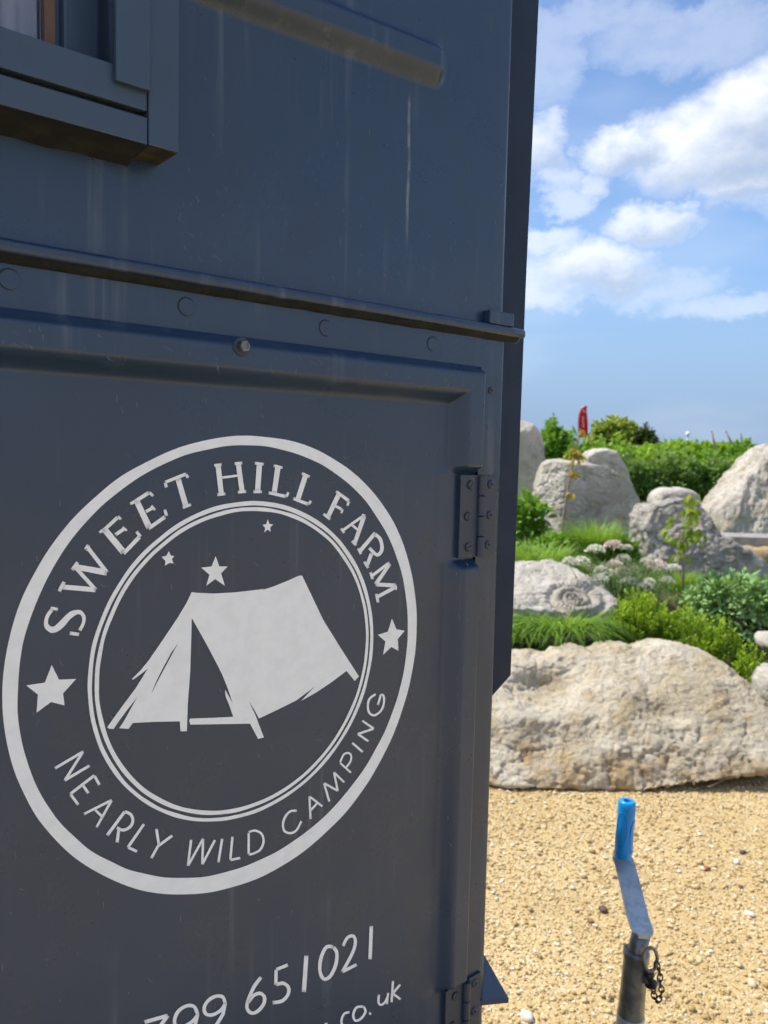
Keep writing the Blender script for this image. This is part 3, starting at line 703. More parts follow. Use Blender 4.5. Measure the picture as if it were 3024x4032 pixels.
    letter([[(1368,460,40),(1430,672,42)], [(1268,486,24),(1430,422,24)], [(1268,490,24),(1280,525,24)], [(1428,424,22),(1446,452,22)], [(1404,682,22),(1468,656,22)]], *A)
    letter([[(108,335,38),(132,545,38)], [(80,337,20),(134,330,20)], [(102,550,20),(162,542,20)], [(135,425,18),(255,410,18)], [(255,325,38),(283,530,38)], [(228,324,20),(284,318,20)], [(250,531,20),(312,525,20)]], *B)
    letter([[(408,325,38),(395,525,38)], [(374,320,20),(440,328,20)], [(364,528,20),(426,528,20)]], *B)
    letter([[(543,345,38),(515,540,38)], [(512,337,20),(576,355,20)], [(475,535,22),(600,562,26)], [(604,566,20),(618,530,20)]], *B)
    letter([[(745,402,38),(685,590,38)], [(716,394,20),(774,420,20)], [(652,577,22),(762,618,26)], [(764,622,20),(782,592,20)]], *B)
    letter([[(985,545,34),(905,710,34)], [(964,524,20),(1058,595,26)], [(1058,596,20),(1046,630,18)], [(950,625,20),(1005,655,20)], [(1012,654,16),(1002,684,16)], [(872,688,20),(922,728,20)]], *B)
    letter([[(1165,700,20),(1010,810,20)], [(1000,794,18),(1024,826,18)], [(1168,705,32),(1100,900,30)], [(1080,884,20),(1110,916,20)], [(1075,765,18),(1130,810,18)], [(1152,692,14),(1178,702,14)]], *B)
    letter([[(1250,825,26),(1138,958,28)], [(1245,835,26),(1282,868,26),(1297,920,26),(1290,965,26),(1258,985,24),(1205,935,24)], [(1124,938,20),(1146,980,20)], [(1222,975,26),(1190,1062,26)], [(1168,1034,20),(1198,1082,20)]], *B)
    letter([[(1352,1042,22),(1222,1140,22)], [(1214,1112,20),(1230,1162,20)], [(1355,1050,26),(1252,1200,28)], [(1252,1200,26),(1396,1208,28)], [(1392,1222,26),(1265,1290,26)], [(1256,1268,20),(1270,1332,20)], [(1396,1204,16),(1400,1240,16)]], *B)
    C = (k, 0, 2600); D_ = (1000 / 1659, 700, 2850); E_ = (k, 800, 2250)
    letter([[(400,783),(605,662)], [(602,664),(470,872)], [(468,872),(650,764)]], *C, w=20)
    letter([[(685,835),(510,970)], [(685,838),(722,905)], [(600,905),(642,965)], [(512,972),(568,1048)]], *C, w=20)
    letter([[(610,1115),(812,1014)], [(810,1016),(700,1212)], [(690,1085),(748,1140)]], *C, w=18)
    letter([[(905,1098),(778,1270)], [(905,1098),(948,1118),(964,1162),(945,1208),(895,1232),(848,1215)], [(862,1228),(850,1322)]], *C, w=22)
    letter([[(1045,1188),(928,1358)], [(930,1358),(995,1388)]], *C, w=20)
    letter([[(1135,1224),(1153,1335)], [(1250,1272),(1152,1345)], [(1154,1335),(1098,1436)]], *C, w=20)
    letter([[(87,757),(66,928)], [(68,926),(165,750)], [(165,750),(160,918)], [(160,918),(243,759)]], *D_, w=16)
    letter([[(290,750),(265,906)]], *D_, w=16)
    letter([[(357,737),(343,888)], [(343,890),(408,876)]], *D_, w=16)
    letter([[(463,712),(463,852)], [(463,708),(505,697),(548,720),(560,770),(540,820),(500,845),(463,854)]], *D_, w=15)
    letter([[(778,567),(735,572),(702,607),(687,655),(697,700),(735,714),(775,695),(808,634)]], *D_, w=15)
    letter([[(867,623),(860,474)], [(860,474),(945,540)], [(866,567),(912,517)]], *D_, w=14)
    letter([[(990,508),(955,387)], [(955,387),(1045,438)], [(1045,438),(1020,317)], [(1020,317),(1088,383)]], *D_, w=14)
    letter([[(1060,255),(1132,320)], [(1060,252),(1083,202),(1113,190),(1132,207),(1128,245),(1100,285)]], *D_, w=13)
    letter([[(1139,124),(1208,184)]], *D_, w=15)
    letter([[(1200,1233),(1122,1180)], [(1122,1180),(1238,1141)], [(1238,1141),(1152,1082)]], *E_, w=16)
    letter([[(1253,890),(1207,925),(1195,980),(1207,1028),(1245,1044),(1292,1008),(1312,950),(1308,902),(1290,892)], [(1290,892),(1268,970)]], *E_, w=16)
    # phone number and web address
    G = (1200 / 1659, 500, 3300)
    letter([[(95,1002),(222,966)], [(222,966),(165,1045),(120,1110)]], *G, w=20)
    letter([[(385,960),(365,917),(322,914),(280,942),(260,985),(265,1018),(300,1028),(350,1003),(383,965)], [(385,958),(368,1030),(325,1085)]], *G, w=19)
    letter([[(535,900),(520,864),(480,862),(440,887),(420,925),(430,957),(465,962),(510,938),(533,905)], [(535,898),(522,960),(488,1015),(450,1060)]], *G, w=19)
    letter([[(730,757),(690,812),(658,888),(654,928),(677,952),(710,943),(743,905),(748,867),(725,845),(690,857),(660,895)]], *G, w=19)
    letter([[(876,690),(812,716)], [(812,716),(810,800)], [(812,798),(850,790),(878,812),(877,850),(845,886),(792,896)]], *G, w=19)
    letter([[(976,640),(963,838)]], *G, w=22)
    letter([[(1122,592),(1085,594),(1057,650),(1050,720),(1070,766),(1105,753),(1136,690),(1142,625),(1122,592)]], *G, w=19)
    letter([[(1175,588),(1200,542),(1233,534),(1243,570),(1225,630),(1172,728)], [(1172,728),(1250,688)]], *G, w=17)
    letter([[(1330,478),(1323,660)]], *G, w=20)
    letter([[(1075,1012),(1092,1008)]], *G, w=9)
    letter([[(1212,947),(1182,957),(1167,998),(1180,1028),(1205,1025)]], *G, w=12)
    letter([[(1288,917),(1250,922),(1232,960),(1242,993),(1273,983),(1298,945),(1288,917)]], *G, w=13)
    letter([[(1322,956),(1325,954)]], *G, w=18)
    letter([[(1372,852),(1369,893),(1383,908),(1405,892),(1418,865)], [(1422,842),(1414,905)]], *G, w=12)
    letter([[(1448,777),(1440,894)], [(1488,797),(1446,846)], [(1446,846),(1490,878)]], *G, w=13)
build_emblem()

# window ---------------------------------------------------------------
def build_window():
    WR = 0.2745; o = .035
    zb = wl(704, 603, o)[1]; x585 = wl(585, 443, o)[0]
    z_groove_lo = wl(300, 355, .033)[1]; z_groove_hi = wl(300, 340, .030)[1]
    z_groove_lo = CAMH + .2445; z_groove_hi = CAMH + .2490
    z_sash = wl(446, 259, .030)[1]; x450 = wl(450, 100, .036)[0]
    top = CAMH + .72; left = -.48
    root = box('window', M_FRAME, ROOT, x585 + .0002, WR, -o, -.0005, zb, top, .0012)
    # end grain at the foot of the casing
    mesh_obj('end_grain', [(x585 + .0015, -o + .001, zb - .0004), (WR - .001, -o + .001, zb - .0004), (WR - .001, -.001, zb - .0004), (x585 + .0015, -.001, zb - .0004)], [(0, 1, 2, 3)], M_WOOD, root)
    zb2 = wl(579, 570, .034)[1]
    box('casing_board', M_FRAME, root, left, x585 - .0002, -.034, -.0005, zb2, z_groove_lo, .0012)
    # weathered underside of the casing
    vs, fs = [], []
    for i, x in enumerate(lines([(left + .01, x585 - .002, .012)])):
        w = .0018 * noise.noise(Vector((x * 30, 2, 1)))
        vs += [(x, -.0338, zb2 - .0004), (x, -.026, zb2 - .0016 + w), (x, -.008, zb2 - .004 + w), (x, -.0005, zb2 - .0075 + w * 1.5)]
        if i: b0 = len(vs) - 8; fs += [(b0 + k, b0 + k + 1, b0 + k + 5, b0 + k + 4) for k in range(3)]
    mesh_obj('casing_underside', vs, fs, M_DIRT_SHADE, root, True)
    box('groove', M_DIRT_SHADE, root, left, x585 - .0006, -.026, -.001, z_groove_lo - .003, z_groove_hi + .003)
    box('sash_rail', M_FRAME, root, left, x585 - .0002, -.0335, -.0005, z_groove_hi, z_sash, .0012)
    zst = wl(520, 342, .036)[1]
    box('sash_stile', M_FRAME, root, x450, x585 - .0002, -.0390, -.0337, zst, top - .05, .0012)
    box('sash_back', M_FRAME, root, x450 + .001, x585 - .001, -.0305, -.0005, z_sash - .001, top - .05)
    # recess: right reveal, sloping ledge, inner fixed frame, glass
    mesh_obj('ledge', [(left, -.0300, z_sash - .0005), (x450 + .002, -.0300, z_sash - .0005), (x450 + .002, .030, z_sash + .006), (left, .030, z_sash + .006)], [(0, 1, 2, 3)], M_FRAME, root)
    mesh_obj('reveal', [(x450 + .001, -.030, z_sash - .002), (x450 + .001, .050, z_sash - .002), (x450 + .001, .050, top), (x450 + .001, -.030, top)], [(0, 1, 2, 3)], M_FRAME, root)
    xa = wl(250, 60, -.004)[0]; xb = wl(386, 100, -.004)[0]
    box('inner_stile', M_FRAME, root, xa, xb, .004, .030, z_sash + .0085, top, .002)
    box('inner_corner', M_FRAME, root, xb + .0005, x450 + .0008, .012, .030, z_sash + .003, top)
    xw0 = wl(172, 60, -.012)[0]; xw1 = wl(214, 60, -.012)[0]
    box('inner_stop', M_FRAME, root, xw1, xa - .0004, .012, .030, z_sash + .004, top)
    box('wooden_bead', M_INWOOD, root, xw0, xw1 - .0003, .010, .030, z_sash + .004, top)
    gm, t, b = mat_new('window_glass'); b.inputs['Base Color'].default_value = (0.9, 0.95, 1, 1); b.inputs['Roughness'].default_value = .03
    b.inputs['Transmission Weight'].default_value = 1.0; b.inputs['IOR'].default_value = 1.45
    box('glass_pane', gm, root, left, xw0 - .0003, .0180, .0215, z_sash + .004, top)
    # curtain gathered behind the pane
    vs, fs = [], []; xs = lines([(left, xw0 + .02, .003)])
    for i, x in enumerate(xs):
        yy = .0400 + .006 * math.sin(x * 150) + .003 * math.sin(x * 410 + 1)
        vs += [(x, yy, z_sash - .002), (x, yy, top)]
        if i: b0 = len(vs) - 4; fs.append((b0, b0 + 2, b0 + 3, b0 + 1))
    mesh_obj('curtain', vs, fs, M_CURT, root, True)
    box('casing_board', M_FRAME, root, left, WR, -.034, -.0005, top + .001, top + .05, .0012)
    box('casing_board', M_FRAME, root, left - .05, left - .001, -.034, -.0005, zb2, top, .0012)
build_window()

def build_scuffs():
    """fine pale scratches and fibres stuck to the paint"""
    vs, fs = [], []; rnd = random.Random(5)
    for i in range(520):
        if i < 260: s, z, o = rnd.uniform(.1, .59), rnd.uniform(CAMH - .60, CAMH + .05), .0004
        elif i < 400: s, z, o = rnd.uniform(.29, .67), CAMH + .15 + abs(rnd.gauss(0, .075)), .0004
        elif i < 470: s, z, o = rnd.uniform(.12, .62), rnd.uniform(CAMH + .068, CAMH + .088), .0168
        else: s, z, o = rnd.uniform(.60, .64), rnd.uniform(CAMH - .58, CAMH + .05), .0170
        if o == .0004 and z > CAMH + .34: continue
        n = rnd.randint(3, 6); L = rnd.uniform(.0008, .0022); a = rnd.gauss(-1.25, .45); w = rnd.uniform(.00009, .00032)
        x, y = s, z; pts = []
        for k in range(n): pts.append((x, y)); x += math.cos(a) * L; y += math.sin(a) * L; a += rnd.gauss(0, .5)
        b0 = len(vs)
        for k, (x, y) in enumerate(pts): ww = w * (1 - .6 * abs(2 * k / (n - 1) - 1)); vs += [(x - ww, -o, y - ww * .3), (x + ww, -o, y + ww * .3)]
        fs += [(b0 + 2 * k, b0 + 2 * k + 1, b0 + 2 * k + 3, b0 + 2 * k + 2) for k in range(n - 1)]
    o = mesh_obj('paint_scuffs', vs, fs, M_SCUFF, ROOT); o['kind'] = 'stuff'
build_scuffs()

# ------------------------------------------------------------------ jockey wheel with winding handle
def build_jockey():
    J = empty('jockey_wheel', at(2480, 4032, 1.25) * 1.0); J.location.z = 0
    tag(J, 'steel jockey wheel post with bright blue crank grip standing in front of the trailer', 'jockey wheel')
    inv = J.matrix_basis.copy(); inv = Matrix.Translation(-Vector(J.location))
    P = lambda px, py, d: inv @ at(px, py, d)
    dH, dT = 1.40, 1.25
    g0, g1 = P(2452, 3372, dH), P(2470, 3152, dH)
    L = (g1 - g0).length; R = 35.5 / F * dH
    pr = [(0, R * .92), (.002, R * .98), (L * .12, R * .98), (L * .125, R * .94), (L * .14, R * .94), (L * .145, R * .99), (L * .3, R * 1.02), (L * .55, R * .95), (L * .75, R * .99), (L * .9, R * 1.0), (L * .97, R * .98), (L - .001, R * .90), (L, R * .82), (L, R * .42), (L - .004, R * .38), (L - .02, R * .36)]
    grip = lathe('crank_grip', g0, g1, pr, M_BLUE, J, 40)
    # raised finger pads on the grip
    ax = (g1 - g0).normalized(); side = ax.cross(Vector((0, 1, 0))).normalized(); fr = ax.cross(side).normalized()
    if fr.y > 0: fr = -fr
    for a0, c0 in ((0.75, .52), (-.95, .40)):
        pts = []
        for k in range(25):
            t = 2 * math.pi * k / 24; a = a0 + .62 * math.cos(t); h = (c0 + .30 * math.sin(t)) * L
            pts.append(g0 + ax * h + (fr * math.cos(a) + side * math.sin(a)) * R * .975)
        tube('grip_groove', pts, .0009, plain_mat('blue_groove', (0.0, 0.15, 0.50), .5), grip, 6)
    # crank arm: a bent flat strip
    path = [(2447, 3352, 1.425), (2452, 3375, 1.41), (2462, 3402, 1.40), (2478, 3465, 1.372), (2496, 3540, 1.335), (2510, 3600, 1.30), (2520, 3630, 1.282), (2528, 3654, 1.262), (2534, 3672, 1.245), (2537, 3682, 1.236)]
    hw = 44 / F * 1.33
    c = [P(x, y, d) for x, y, d in path]; vs, fs = [], []
    rt = Vector((1, .05, 0.0)).normalized()
    for i, p_ in enumerate(c):
        tdir = (c[min(i + 1, len(c) - 1)] - c[max(i - 1, 0)]).normalized(); r_ = (rt - tdir * rt.dot(tdir)).normalized(); nn = r_.cross(tdir)
        if nn.z < 0: nn = -nn
        w = hw * ([.7] + [1.0] * (len(c) - 4) + [.98, .80, .42])[i]; th = .0045
        vs += [p_ - r_ * w, p_ + r_ * w, p_ + r_ * w - nn * th, p_ - r_ * w - nn * th]
    n = len(c)
    for i in range(n - 1):
        for k in range(4): fs.append((4 * i + k, 4 * i + (k + 1) % 4, 4 * (i + 1) + (k + 1) % 4, 4 * (i + 1) + k))
    fs += [(0, 1, 2, 3), (4 * n - 1, 4 * n - 2, 4 * n - 3, 4 * n - 4)]
    arm = mesh_obj('crank_arm', vs, fs, M_GALV, J)
    md = arm.modifiers.new('bevel', 'BEVEL'); md.width = .0016; md.segments = 3; md.limit_method = 'ANGLE'
    # tubes
    top = P(2527, 3672, 1.255); a = P(2506, 3748, 1.258); b = P(2480, 4032, 1.262)
    d = (b - a).normalized(); foot = a + d * ((a.z - .20) / -d.z)
    r_in = 37 / F * 1.255; r_out = 52 / F * 1.255
    tube('inner_tube', [top + (top - a).normalized() * -.002, a, a + d * .1], r_in, M_DSTEEL, J, 32)
    lo = (foot - a).length
    lathe('outer_tube', a - d * .004, foot, [(0, r_in * 1.03), (0, r_out * .86), (.003, r_out * 1.02), (.010, r_out * 1.02), (.013, r_out * .95), (.05, r_out * .96), (.12, r_out * 1.04), (lo, r_out * 1.08)], M_DSTEEL, J, 40)
    lathe('tube_band', a + d * .110, a + d * .20, [(0, r_out * 1.0), (0, r_out * 1.07), (.002, r_out * 1.08), (.012, r_out * 1.08), (.014, r_out * 1.05), (.020, r_out * 1.05), (.021, r_out * 1.09), (.04, r_out * 1.09), (.041, r_out * 1.02)], M_GALV, J, 40)
    # locking pin with its ring
    rc = P(2561, 3778, 1.225); u = Vector((.92, .1, .12)).normalized(); w = Vector((-.05, .15, 1)).normalized()
    ringp = [rc + u * math.cos(t) * .0115 + w * math.sin(t) * .0180 for t in [2 * math.pi * k / 28 for k in range(29)]]
    tube('pull_ring', ringp, .0028, M_DSTEEL, J, 10)
    e0 = P(2556, 3826, 1.238); e1 = P(2562, 3880, 1.238)
    lathe('locking_pin', e0, e1, [(0, .004), (0, .0075), (.006, .0085), (.010, .006), (.018, .006), (.020, .009), (.024, .009), (.024, .003)], M_BLACKM, J, 18)
    tube('pin_bracket', [P(2530, 3840, 1.245), P(2556, 3862, 1.240), P(2576, 3882, 1.238), P(2584, 3862, 1.24)], [.006, .0075, .007, .005], M_DSTEEL, J, 10)
    # chain hanging beside the post
    cpts = [(2583, 3790), (2592, 3815), (2600, 3838), (2598, 3862), (2603, 3885), (2606, 3905), (2600, 3925), (2588, 3945), (2578, 3930), (2572, 3908), (2574, 3885)]
    for i in range(len(cpts) - 1):
        p0, p1 = P(*cpts[i], 1.222), P(*cpts[i + 1], 1.222); mid = (p0 + p1) / 2; tdir = (p1 - p0).normalized()
        sd = tdir.cross(Vector((0, 1, 0))).normalized()
        if i % 2: sd = (sd * .35 + Vector((0, 1, 0)) * .9).normalized()
        ln = (p1 - p0).length * .68
        pts = [mid + tdir * math.cos(t) * ln + sd * math.sin(t) * .0042 for t in [2 * math.pi * k / 14 for k in range(15)]]
        tube('chain_link', pts, .00125, M_BLACKM, J, 6)
    # wheel and fork below the frame
    f2 = Vector((foot.x, foot.y, 0))
    wd = lathe('wheel', f2 + Vector((-.03, 0, .10)), f2 + Vector((.03, 0, .10)), [(0, .05), (0, .088), (.008, .10), (.052, .10), (.06, .088), (.06, .05)], M_RUBBER, J, 36)
    lathe('rim', f2 + Vector((-.026, 0, .10)), f2 + Vector((.026, 0, .10)), [(0, .001), (0, .052), (.052, .052), (.052, .001)], M_GALV, wd, 28)
    for sx in (-1, 1): tube('fork_arm', [f2 + Vector((sx * .038, 0, .09)), f2 + Vector((sx * .038, 0, .19)), foot + Vector((sx * .012, 0, .01))], .006, M_GALV, J, 8)
    # drawbar rail of the trailer which carries the post
    q = Vector(J.location) + foot; loc = Vector((q.x, q.y, 0)) + NV * D0; sx, yy = loc.dot(DV), -loc.dot(NV)
    box('drawbar', M_BLACKM, ROOT, EDGE - .3, sx + .07, yy + .03, yy + .09, .36, .43, .004)
    box('drawbar_clamp', M_BLACKM, ROOT, sx - .03, sx + .03, yy - .030, yy + .032, .37, .42, .004)
build_jockey()

# ------------------------------------------------------------------ rocks
def ico_np(sub):
    bm = bmesh.new(); bmesh.ops.create_icosphere(bm, subdivisions=sub, radius=1.0)
    v = np.array([x.co[:] for x in bm.verts]); f = np.array([[x.index for x in y.verts] for y in bm.faces]); bm.free(); return v, f
ICO = {k: ico_np(k) for k in (4, 5, 6)}
def fbm(p, seed, octs, rough=1.0):
    out = np.zeros(len(p)); off = Vector((seed * 7.3, seed * 3.1, seed * 1.7))
    for i, q in enumerate(p):
        out[i] = noise.fractal(Vector(q) + off, rough, 2.05, octs, noise_basis='PERLIN_ORIGINAL')
    return out
def even_mesh(p, f, voxel):
    """re-mesh a body with even quads so that fine relief is sampled equally everywhere"""
    o = np_mesh('tmp', p, f, None, None, None, False); md = o.modifiers.new('r', 'REMESH'); md.mode = 'VOXEL'; md.voxel_size = voxel; bpy.context.view_layer.update()
    ev = o.evaluated_get(bpy.context.evaluated_depsgraph_get()); me = ev.to_mesh()
    v = np.empty(len(me.vertices) * 3, np.float32); me.vertices.foreach_get('co', v)
    q = np.empty(len(me.polygons) * 4, np.int32); me.polygons.foreach_get('vertices', q)
    ev.to_mesh_clear(); d = o.data; bpy.data.objects.remove(o); bpy.data.meshes.remove(d)
    v, q = v.reshape(-1, 3).astype(float), q.reshape(-1, 4)
    for _ in range(3):
        c = v[q].mean(1); acc = np.zeros_like(v); cnt = np.zeros(len(v))
        for k in range(4): np.add.at(acc, q[:, k], c); np.add.at(cnt, q[:, k], 1)
        v = acc / np.maximum(cnt, 1)[:, None]
    return v, q
def chisel(p, seed, n=12, lo=.80, hi=.97, extra=()):
    """cut flat facets off a body so that it reads as broken stone"""
    rg = np.random.default_rng(seed + 100); c = (p.min(0) + p.max(0)) / 2; p = p - c; ext = (p.max(0) - p.min(0)) / 2
    pl = [(rg.normal(0, 1, 3), rg.uniform(lo, hi)) for _ in range(n)] + [(np.array(a, float), k) for a, k in extra]
    for nn, k in pl:
        nn = nn / ext; nn = nn / np.linalg.norm(nn); h = p @ nn; d = h.max() * k
        p = p - nn * (np.maximum(0, h - d) * .92)[:, None]
    return p + c
def rough_up(v, f, seed, size, amp, freq=1.6, octs=6, facet=0.5, flute=1.0, crack=.28):
    """displace along vertex normals by fractal and ridged noise"""
    n = np.zeros_like(v); a, b, c = v[f[:, 0]], v[f[:, 1]], v[f[:, 2]]; fn = np.cross(b - a, c - a)
    for k in range(f.shape[1]): np.add.at(n, f[:, k], fn)
    n /= np.linalg.norm(n, axis=1, keepdims=True) + 1e-12
    q = v / size * np.array([1, 1, flute])  # relief at three scales
    h = fbm(q * freq, seed, 3); m = fbm(q * freq * 4.0, seed + 3, 7, .62); rid = 1 - np.abs(fbm(q * freq * 2.4, seed + 11, 5, .8)) * 2.6
    grain = fbm(q * freq * 14, seed + 5, 4, .5)
    d = amp * (h * .75 + m * .62 * facet + grain * .15 - crack * np.maximum(rid, 0) ** 4)
    return v + n * d[:, None] * size
def rock(name, label, outline, depth, thick, mat, seed, sub=5, amp=.06, group='limestone boulders of the rock garden', flat=.36, freq=1.6, lean=0.0, post=None, facet=.30, cuts=8, extra=(), flute=1.0, lo=.86):
    """outline: silhouette measured in the photo, set at its own distance and given depth"""
    pts = [at(x, y, depth) for x, y in outline]
    X = np.array([p.x for p in pts]); Z = np.array([p.z for p in pts]); cx, cz = (X.min() + X.max()) / 2, (Z.min() + Z.max()) / 2
    th = np.arctan2(Z - cz, X - cx); r = np.hypot(X - cx, Z - cz); o = np.argsort(th); th, r = th[o], r[o]
    th = np.concatenate([th - 2 * math.pi, th, th + 2 * math.pi]); r = np.concatenate([r, r, r])
    v, f = ICO[5]; ph = np.arctan2(v[:, 2], v[:, 0]); rho = np.minimum(1.0, np.hypot(v[:, 0], v[:, 2]))
    R = np.interp(ph, th, r)
    k = 1 - (1 - rho) ** 2.3; yy = np.sign(v[:, 1]) * np.abs(v[:, 1]) ** .75 * thick
    p = np.stack([R * np.cos(ph) * k, yy, R * np.sin(ph) * k], -1)
    p[:, 1] += lean * p[:, 2]
    size = max(X.max() - X.min(), Z.max() - Z.min())
    b0, b1 = p.min(0), p.max(0)
    p = chisel(p, seed, cuts, lo, .97, extra)
    p, f = even_mesh(p, f, max(X.max() - X.min(), Z.max() - Z.min()) / {4: 50, 5: 80, 6: 110}[sub])
    p = rough_up(p, f, seed, size, amp, freq, facet=facet, flute=flute)
    for k in (0, 2): p[:, k] = b0[k] + (p[:, k] - p[:, k].min()) / (p[:, k].max() - p[:, k].min()) * (b1[k] - b0[k])
    if post: p = post(p, cx, depth, cz)
    o = np_mesh(name, p, f, mat, None, None, True)
    o.location = (cx, depth, cz)
    # origin at the foot
    return tag(o, label, 'boulder', group)

def build_rocks():
    rock('standing_stone', 'tall cream standing stone beside the trailer edge, partly hidden by it', [(1900, 1660), (2060, 1655), (2105, 1664), (2128, 1710), (2142, 1800), (2143, 1900), (2135, 2010), (2120, 2090), (1900, 2090), (1850, 1850)], 10.0, .45, R_PALE, 3, amp=.04)
    rock('standing_stone', 'broad cream standing stone behind the bronze leaved sapling', [(2105, 2040), (2108, 1960), (2122, 1870), (2140, 1815), (2190, 1806), (2260, 1812), (2340, 1818), (2395, 1832), (2420, 1860), (2432, 1950), (2440, 2060), (2445, 2130), (2300, 2150), (2140, 2140)], 8.0, .36, R_PALE, 5, sub=6, amp=.05, extra=(((-1, -.8, .2), .75), ((.2, -1, .1), .72)))
    rock('standing_stone', 'sloping pale standing stone just behind the broad cream one', [(2290, 1790), (2330, 1764), (2390, 1768), (2420, 1790), (2445, 1850), (2480, 1930), (2502, 2010), (2512, 2110), (2400, 2140), (2280, 2130), (2270, 1900)], 9.2, .34, R_PALE, 8, amp=.045, extra=(((.1, -1, .1), .75),))
    rock('standing_stone', 'large cream pyramid shaped standing stone at the right edge', [(2776, 2060), (2780, 2010), (2820, 1960), (2860, 1920), (2880, 1890), (2920, 1840), (2955, 1790), (2985, 1755), (3030, 1745), (3110, 1760), (3210, 1850), (3300, 2000), (3340, 2140), (3060, 2160), (2800, 2150)], 9.2, .6, R_PALE, 13, sub=6, amp=.05, freq=2.2, flute=.35, facet=.5, extra=(((-.4, -1, .3), .7),))
    rock('cap_stone', 'small flat white stone lying behind the grey slab boulder', [(2562, 1990), (2566, 1952), (2588, 1930), (2650, 1923), (2722, 1930), (2742, 1952), (2746, 1990), (2700, 2060), (2600, 2060)], 7.45, .18, R_CHALK, 17, sub=4, amp=.03, cuts=2, lo=.95)
    rock('grey_boulder', 'long weathered grey slab boulder sloping down to the right', [(2502, 2030), (2510, 2000), (2560, 1985), (2620, 1968), (2690, 1960), (2740, 1985), (2775, 2060), (2800, 2110), (2860, 2150), (2940, 2190), (3000, 2240), (3050, 2290), (3040, 2380), (2900, 2400), (2700, 2400), (2540, 2350), (2515, 2200), (2505, 2100)], 6.9, .32, R_GREY, 21, sub=6, amp=.05, freq=2.2, lo=.92, cuts=6, facet=.4, extra=(((-.1, -1, .35), .7),))
    rock('yellow_boulder', 'ochre yellow boulder under the plank bench at the right edge', [(2860, 2190), (2900, 2168), (3000, 2165), (3120, 2172), (3160, 2260), (3120, 2340), (2960, 2330), (2880, 2270)], 7.45, .22, R_YELL, 24, sub=4, amp=.05)
    # fossil boulder with an ammonite spiral on its face
    cpx, cpy = 2262, 2352
    def ammonite(p, cx, dep, cz):
        c = at(cpx, cpy, dep - .30); q = p + np.array([cx, dep, cz])
        # coordinates on the sloping face
        u = q[:, 0] - c.x; w = (q[:, 2] - c.z) * .75 + (q[:, 1] - c.y) * .55
        r = np.hypot(u, w * 1.15); a = np.arctan2(w, u)
        face = np.clip((.22 - r) / .04, 0, 1) * (q[:, 1] < dep + .25)
        sp = np.log(np.maximum(r, .012) / .03) / math.log(1.9) - a / (2 * math.pi); turn = np.abs(sp - np.round(sp)) * 2
        rib = .25 * np.cos(a * 30)
        d = face * (.030 * np.clip(turn * 1.9 - .25, 0, 1) * (1 + rib) - .024)
        p = p.copy(); p[:, 2] += d * .8; p[:, 1] -= d * .6; return p
    rock('fossil_boulder', 'pale flat boulder with a coiled fossil in its top, beside the trailer', [(1880, 2330), (1930, 2245), (2040, 2222), (2120, 2222), (2220, 2235), (2300, 2262), (2360, 2310), (2398, 2390), (2390, 2440), (2340, 2490), (2220, 2530), (2050, 2520), (1900, 2480)], 5.35, .46, R_CHALK, 31, sub=6, amp=.05, post=ammonite, extra=(((0, -.5, 1), .55),))
    rock('small_boulder', 'small white rounded boulder at the right edge beside the big boulder', [(2985, 2740), (2990, 2660), (3010, 2630), (3060, 2620), (3120, 2660), (3140, 2760), (3110, 2860), (3030, 2850)], 4.45, .18, R_CHALK, 37, sub=4, amp=.05)
    rock('small_boulder', 'small pale stone showing below the sage mound at the right edge', [(2985, 2520), (3005, 2498), (3050, 2490), (3090, 2520), (3080, 2570), (3010, 2560)], 5.0, .12, R_CHALK, 38, sub=4, amp=.05)
    # the big front boulder: a broad slab with a scooped hollow in its top
    v, f = ICO[6]
    out = [(1800, 2700), (1880, 2628), (2010, 2584), (2150, 2576), (2330, 2562), (2500, 2556), (2690, 2558), (2800, 2576), (2870, 2618), (2940, 2680), (2985, 2760), (3015, 2830), (3022, 2900), (3000, 2960), (2940, 3010), (2850, 3050), (2720, 3090), (2560, 3120), (2380, 3128), (2200, 3118), (2050, 3096), (1900, 3070), (1800, 2980), (1770, 2850)]
    # plan: the silhouette's lower half lies near, its upper half far
    c0 = Vector((at(2400, 2850, 4.0).x, 4.12, .26))
    lo_d, hi_d = 3.78, 4.42
    ang, rad, dep = [], [], []
    for x, y in out:
        t = (3130 - y) / 600.0; d = lo_d + (hi_d - lo_d) * max(0, min(1, t)); p = at(x, y, d)
        e = p - c0; ang.append(math.atan2(e.z, e.x)); rad.append(math.hypot(e.x, e.z)); dep.append(e.y)
    o = np.argsort(ang); th = np.array(ang)[o]; r = np.array(rad)[o]; dp = np.array(dep)[o]
    th = np.concatenate([th - 2 * math.pi, th, th + 2 * math.pi]); r = np.tile(r, 3); dp = np.tile(dp, 3)
    ph = np.arctan2(v[:, 2], v[:, 0]); rho = np.minimum(1.0, np.hypot(v[:, 0], v[:, 2]))
    R = np.interp(ph, th, r); DY = np.interp(ph, th, dp)
    k = 1 - (1 - rho) ** 2.8; yy = np.sign(v[:, 1]) * np.abs(v[:, 1]) ** .8
    p = np.stack([R * np.cos(ph) * k, DY * k + np.where(yy < 0, yy * .34, yy * .16), R * np.sin(ph) * k], -1)
    # keep the front crest low so that the top face tilts towards the viewer
    b0, b1 = p.min(0), p.max(0)
    p = chisel(p, 43, 4, .93, .98, (((-.05, -.40, 1), .80), ((.05, -1, .35), .84), ((-.7, -.6, .5), .95), ((.8, -.5, .3), .97), ((.40, -.5, -.85), .72), ((-.15, -.6, -.8), .82)))
    for k in (0, 2): p[:, k] = b0[k] + (p[:, k] - p[:, k].min()) / (p[:, k].max() - p[:, k].min()) * (b1[k] - b0[k])
    q = p + np.array(c0[:])
